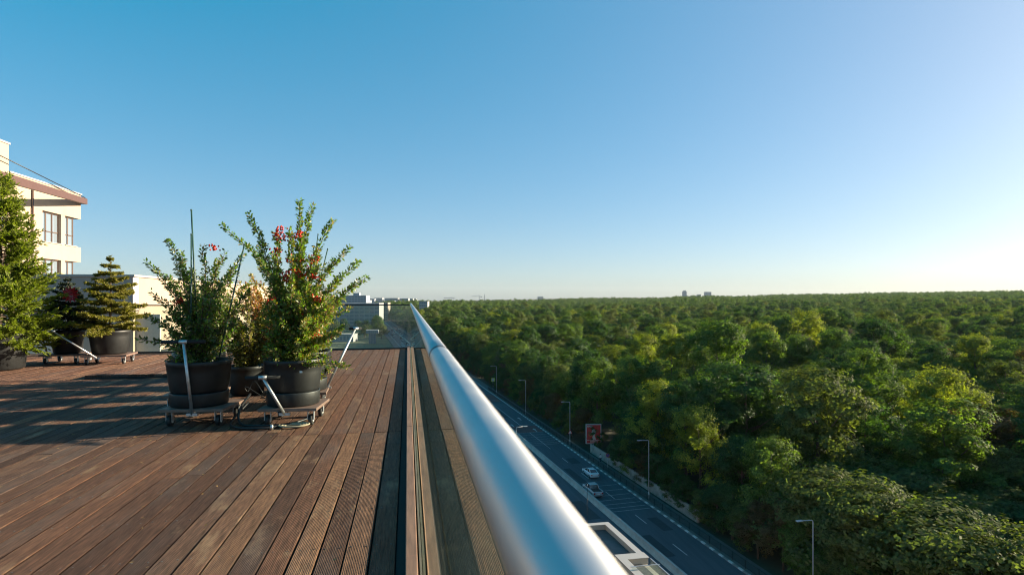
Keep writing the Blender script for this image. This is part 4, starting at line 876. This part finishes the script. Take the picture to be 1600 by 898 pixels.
# undergrowth leaning over the pavement
y = 52.0
while y < 330:
    k = rng.choice((2, 4, 4)); x = kerb_x(y) + rng.uniform(4.3, 5.4)
    make_tree(x, y, zg(x, y), k, (rng.uniform(.42, .6), rng.uniform(.32, .52)), rng.choice(['deep', 'deep', 'mid', 'olive', 'rust']), rng.uniform(0, 6.28), 'low leafy sapling at the edge of the wood behind the fence', 'saplings along the pavement')
    y += rng.choice((2.4, 3.0, 3.6, 6.0))
    if 111 < y < 122: y = 122.5
yy = ymax
while yy < 900:
    xx = kerb_x(yy) + 8
    while xx < 1.9 * yy:
        x = xx + rng.uniform(-2.6, 2.6); y = yy + rng.uniform(-2.6, 2.6); mid_pts.append((x, y, rng.uniform(.66, 1.06) * (.95 + .18 * math.sin(x * .03) * math.sin(y * .021)))); xx += 12.4
    yy += 12.4
xx = 480.0
while xx < 1500:
    yy = 60.0
    while yy < ymax:
        mid_pts.append((xx + rng.uniform(-3, 3), yy + rng.uniform(-3, 3), rng.uniform(.8, 1.1))); yy += 11
    xx += 11
yy = 900.0
while yy < 2700:
    xx = kerb_x(yy) + 20 if yy < 1500 else -80
    while xx < 1.75 * yy and xx < 3600:
        far_pts.append((xx + rng.uniform(-4, 4), yy + rng.uniform(-4, 4), rng.uniform(.5, 1.16) * (.96 + .18 * math.sin(xx * .013 + yy * .004) * math.sin(yy * .011)))); xx += 13
    yy += 13 + (yy - 900) * .008

pc = bpy.data.collections.new('wood_sources')          # not linked to the scene: only the sources for the instancer
def src(name, me, m):
    me = me.copy(); me.materials.clear(); me.materials.append(m); o = bpy.data.objects.new(name, me); return o
def scatter(name, pts, objs, label):
    coll = bpy.data.collections.new(name + '_sources')
    for o in objs: coll.objects.link(o)
    rn = np.random.default_rng(len(pts)); n = len(pts)
    me = bpy.data.meshes.new(name); me.vertices.add(n)
    me.vertices.foreach_set('co', np.array([(x, y, zg(x, y)) for x, y, h in pts]).ravel())
    a = me.attributes.new('size', 'FLOAT_VECTOR', 'POINT'); w_ = rn.uniform(1.05, 1.5, n); hh = np.array([p[2] for p in pts])
    a.data.foreach_set('vector', np.stack([w_, w_, hh], 1).astype(np.float32).ravel())
    a = me.attributes.new('turn', 'FLOAT_VECTOR', 'POINT'); tz = np.zeros((n, 3), np.float32); tz[:, 2] = rn.uniform(0, 6.28, n); a.data.foreach_set('vector', tz.ravel())
    a = me.attributes.new('pick', 'INT', 'POINT'); a.data.foreach_set('value', rn.integers(0, len(objs), n).astype(np.int32))
    o = tag(link(name, me), label, 'trees', kind='stuff')
    ng = bpy.data.node_groups.new(name, 'GeometryNodeTree'); ng.interface.new_socket('Geometry', in_out='INPUT', socket_type='NodeSocketGeometry'); ng.interface.new_socket('Geometry', in_out='OUTPUT', socket_type='NodeSocketGeometry')
    N = ng.nodes.new; L = ng.links.new; gi = N('NodeGroupInput'); go = N('NodeGroupOutput'); ci = N('GeometryNodeCollectionInfo'); ci.inputs['Collection'].default_value = coll; ci.inputs['Separate Children'].default_value = True; ci.inputs['Reset Children'].default_value = True
    ip = N('GeometryNodeInstanceOnPoints'); ip.inputs['Pick Instance'].default_value = True
    def at(nm, ty): q = N('GeometryNodeInputNamedAttribute'); q.data_type = ty; q.inputs['Name'].default_value = nm; return next(s for s in q.outputs if s.enabled and s.name == 'Attribute')
    e2r = N('FunctionNodeEulerToRotation'); L(at('turn', 'FLOAT_VECTOR'), e2r.inputs[0])
    L(gi.outputs[0], ip.inputs['Points']); L(ci.outputs[0], ip.inputs['Instance']); L(at('pick', 'INT'), ip.inputs['Instance Index']); L(e2r.outputs[0], ip.inputs['Rotation']); L(at('size', 'FLOAT_VECTOR'), ip.inputs['Scale']); L(ip.outputs[0], go.inputs[0])
    md = o.modifiers.new('scatter', 'NODES'); md.node_group = ng; return o
objs = [src(f'crown_source', protos[k][0], LM[m_]) for k, m_ in ((0, 'deep'), (1, 'mid'), (2, 'mid'), (3, 'deep'), (4, 'olive'), (5, 'mid'), (0, 'yell'), (3, 'olive'), (2, 'deep'), (5, 'mid'))]
scatter('distant_wood', mid_pts, objs, 'dense mixed wood carrying on behind the nearer trees')
scatter('far_wood', far_pts, [src('far_source', f, LM['far']) for f in fprotos], 'far wood reaching to the skyline')

# trees among the buildings up the road
gl = 'street trees left of the road'
for k in range(34):
    t_ = rng.uniform(470, 900); u = rng.uniform(505, 606); q = PT(u, 500, t_)
    if abs(q.x - (left_kerb_x(q.y) + 8)) < 14: continue
    make_tree(q.x, q.y, ZS - .1, rng.randrange(6), (rng.uniform(.8, 1.1), rng.uniform(.5, .85)), rng.choice(['deep', 'mid', 'olive', 'mid']), rng.uniform(0, 6), 'small green tree among the buildings up the road', gl)
for k in range(16):
    y = 520 + k * 26; make_tree(left_kerb_x(y) - 8 - rng.uniform(0, 4), y, ZS - .1, rng.randrange(6), (.9, rng.uniform(.6, .8)), rng.choice(['deep', 'mid']), rng.uniform(0, 6), 'street tree standing in line on the building side of the road', 'line of street trees')

# ------------------------------------------------------------------ buildings up the road and on the skyline
def block(name, label, u0, u1, vt, t_, depth, m, storeys, bays, wm, group=None, z0=None, ww=.62, wh=.55, cat='building'):
    a, c = PT(u0, vt, t_), PT(u1, vt, t_); W = (c.xy - a.xy).length; ang = math.atan2(c.y - a.y, c.x - a.x); zb_ = ZS - .1 if z0 is None else z0
    o = empty(name, (a.x, a.y, zb_), ang, label, cat, group); Hh = a.z - zb_
    MB().box((0, 0, 0), (W, depth, Hh)).build('wall', m, o); MB().box((-.2, -.2, Hh + .01), (W + .2, depth, Hh + .5)).build('roof', M['city_a'], o)
    if storeys:
        sh = Hh / storeys; bw = W / bays; wmsh = MB().box((0, -.06, 0), (bw * ww, .05, sh * wh)).mesh('window', wm)
        for i in range(storeys):
            for j in range(bays): link('window', wmsh, o, (bw * (j + .5 - ww / 2), 0, sh * (i + .28)))
    return o, W, Hh
o, W, Hh = block('office_building', 'white framed glass office block beyond the lawn', 522, 592.5, 474, 640, 22, M['city_a'], 7, 9, M['glass_far'], ww=.84, wh=.66)
o, W, Hh = block('office_building', 'taller grey office block behind the white framed one', 536, 572, 462, 900, 24, M['city_b'], 11, 8, M['glass_far'], ww=.8, wh=.45)
MB().box((W * .42, 3, Hh + .51), (W * .68, 14, Hh + 4.5)).build('plant_room', M['city_b'], o)
MB().box((W * -.0 - 9, 1, 0), (-.05, 20, Hh - 4)).build('side_wing', M['city_a'], o)
block('apartment_block', 'beige apartment block beside the road up past the lawn', 590, 606, 473, 860, 18, M['city_c'], 8, 5, M['pane_dark'])
block('office_building', 'flat white pavilion block rising from the wood by the road', 655, 668, 471, 760, 16, M['city_a'], 8, 4, M['glass_far'], ww=.86, wh=.5)
# glass pavilion on the lawn
q = PT(582, 515, 430); kx = empty('pavilion', (q.x, q.y, ZS - .05), 0, 'glass pavilion with wide white flat roof on the lawn', 'building'); zq = q.z - ZS
MB().box((-4.6, -4, zq - 2.6), (4.6, 4, zq)).build('roof', M['city_a'], kx); MB().box((-2.6, -2.5, 0), (2.6, 2.5, zq - 2.61)).build('wall', M['glass_far'], kx)
for j in range(5): MB().box((-2.6 + j * 1.2, -2.62, 0), (-2.45 + j * 1.2, -2.51, zq - 2.62)).build('mullion', M['city_a'], kx)
for j in range(6): MB().box((-4.3 + j * 1.5, -4.05, zq - 2.2), (-3.2 + j * 1.5, -4.01, zq - .5)).build('window', M['glass_far'], kx)
block('hall', 'long low white building at the edge of the lawn', 508, 552, 523, 445, 12, M['city_a'], 1, 8, M['glass_far'])
# parked and moving cars far up the road
for k in range(26):
    y = rng.uniform(370, 640); lane = rng.choice([2.0, 6.2, 10.8, 14.8]); m_ = rng.choice(['car_white', 'car_white', 'car_silver', 'car_dark', 'car_grey'])
    o = empty('car', (kerb_x(y) - lane, y, ZS + .004), ST, {'car_white': 'small white car', 'car_silver': 'small silver car', 'car_dark': 'small dark car', 'car_grey': 'small grey car'}[m_] + ' in the traffic far up the road', 'car', 'traffic far up the road')
    MB().add([(-.85, 0, .3), (.85, 0, .3), (.85, 0, .9), (-.85, 0, .9), (-.85, 4.4, .3), (.85, 4.4, .3), (.85, 4.4, .75), (-.85, 4.4, .75)], [(0, 1, 2, 3), (3, 2, 6, 7), (1, 5, 6, 2), (4, 0, 3, 7), (5, 4, 7, 6)]).build('body', M[m_], o, bevel=.08)
    MB().prism([(.4, .88), (1.0, 1.4), (2.4, 1.43), (3.3, .84)], -.68, .68, Matrix(((0, 0, 1, 0), (1, 0, 0, 0), (0, 1, 0, 0), (0, 0, 0, 1)))).build('window', M['car_glass'], o)
    MB().box((-.6, 1.05, 1.42), (.6, 2.4, 1.47)).build('roof', M[m_], o)
# skyline
rg = random.Random(91)
for k in range(30):
    t_ = rg.uniform(1500, 3600); u = rg.uniform(500, 652); w_ = rg.uniform(22, 60) * FPX / t_; vt = rg.uniform(465.5, 471)
    block('city_block', rg.choice(['pale city block low on the skyline up the road', 'grey city block low on the skyline up the road']) if False else ('pale city block low on the skyline up the road' if k % 2 else 'grey city block low on the skyline up the road'), u - w_ / 2, u + w_ / 2, vt, t_, 30, M['city_a' if k % 2 else 'city_b'], 0, 0, None, 'city blocks on the skyline up the road')
SK = 5200
o, W, Hh = block('tower', 'slim rounded-top tower, tallest on the skyline above the wood', 1067.5, 1073, 455.5, SK, 32, M['city_b'], 14, 3, M['glass_far']); MB().box((W * .15, 2, Hh + .5), (W * .85, 28, Hh + 9)).build('crown', M['city_b'], o)
o, W, Hh = block('tower', 'broad slab tower on the skyline above the wood', 1101.5, 1111.5, 456, SK, 30, M['city_b'], 12, 5, M['glass_far'])
block('tower', 'low stepped tower between the slim and the broad skyline towers', 1090, 1095.5, 460, SK, 30, M['city_b'], 9, 3, M['glass_far'])
block('tower', 'lowest block beside the stepped skyline tower', 1084.5, 1089, 462, SK, 30, M['city_b'], 7, 3, M['glass_far'])
block('tower', 'thin block just past the broad skyline tower', 1115, 1118, 462, SK, 30, M['city_b'], 0, 0, None)
block('tower', 'low wide block on the skyline beyond the broad tower', 1153, 1162, 463.5, SK, 30, M['city_a'], 0, 0, None)
block('tower', 'lone small tower far along the skyline on its own', 1477, 1485, 456.5, SK, 30, M['city_b'], 8, 3, M['glass_far'])
block('tower', 'pale low block showing above the treetops near the cranes', 840, 849, 463.5, SK, 30, M['city_a'], 0, 0, None)
for u, v, s_, lab in ((749, 462.5, 1, 'tower crane with its jib over the skyline'), (757, 459.5, 0, 'thin mast beside the tower crane on the skyline'), (706, 465, 1, 'lower tower crane farther along the skyline')):
    q = PT(u, v, 2900); cr = empty('tower_crane' if s_ else 'mast', (q.x, q.y, ZS), YAW * -1, lab, 'crane' if s_ else 'mast'); h = q.z - ZS
    MB().box((-1, -1, 0), (1, 1, h)).build('mast' if s_ else 'pole', M['city_b'], cr)
    if s_:
        MB().box((-42, -.8, h - 2.4), (14, .8, h - .6)).build('jib', M['city_b'], cr); MB().box((9, -1.4, h - 6), (14, 1.4, h - 2.5)).build('counterweight', M['city_b'], cr)
        MB().bar((0, 0, h + 6), (-30, 0, h - .5), .5, .5).bar((0, 0, h), (0, .01, h + 6), .8, .8, (1, 0, 0)).build('tie', M['city_b'], cr)

# ------------------------------------------------------------------ air
hz = MB().box((-6600, -700, ZS - 1.5), (7600, 7600, 140)).build('haze', None); tag(hz, 'thin pale evening haze over the whole view', 'haze', kind='stuff')
hm = bpy.data.materials.new('haze_air'); hm.use_nodes = True; nt = hm.node_tree; nt.nodes.clear()
pv = nt.nodes.new('ShaderNodeVolumePrincipled'); pv.inputs['Color'].default_value = (0.85, 0.92, 1.0, 1); pv.inputs['Density'].default_value = 0.000022; pv.inputs['Anisotropy'].default_value = 0.0
ou = nt.nodes.new('ShaderNodeOutputMaterial'); nt.links.new(pv.outputs[0], ou.inputs['Volume']); hz.data.materials.append(hm)
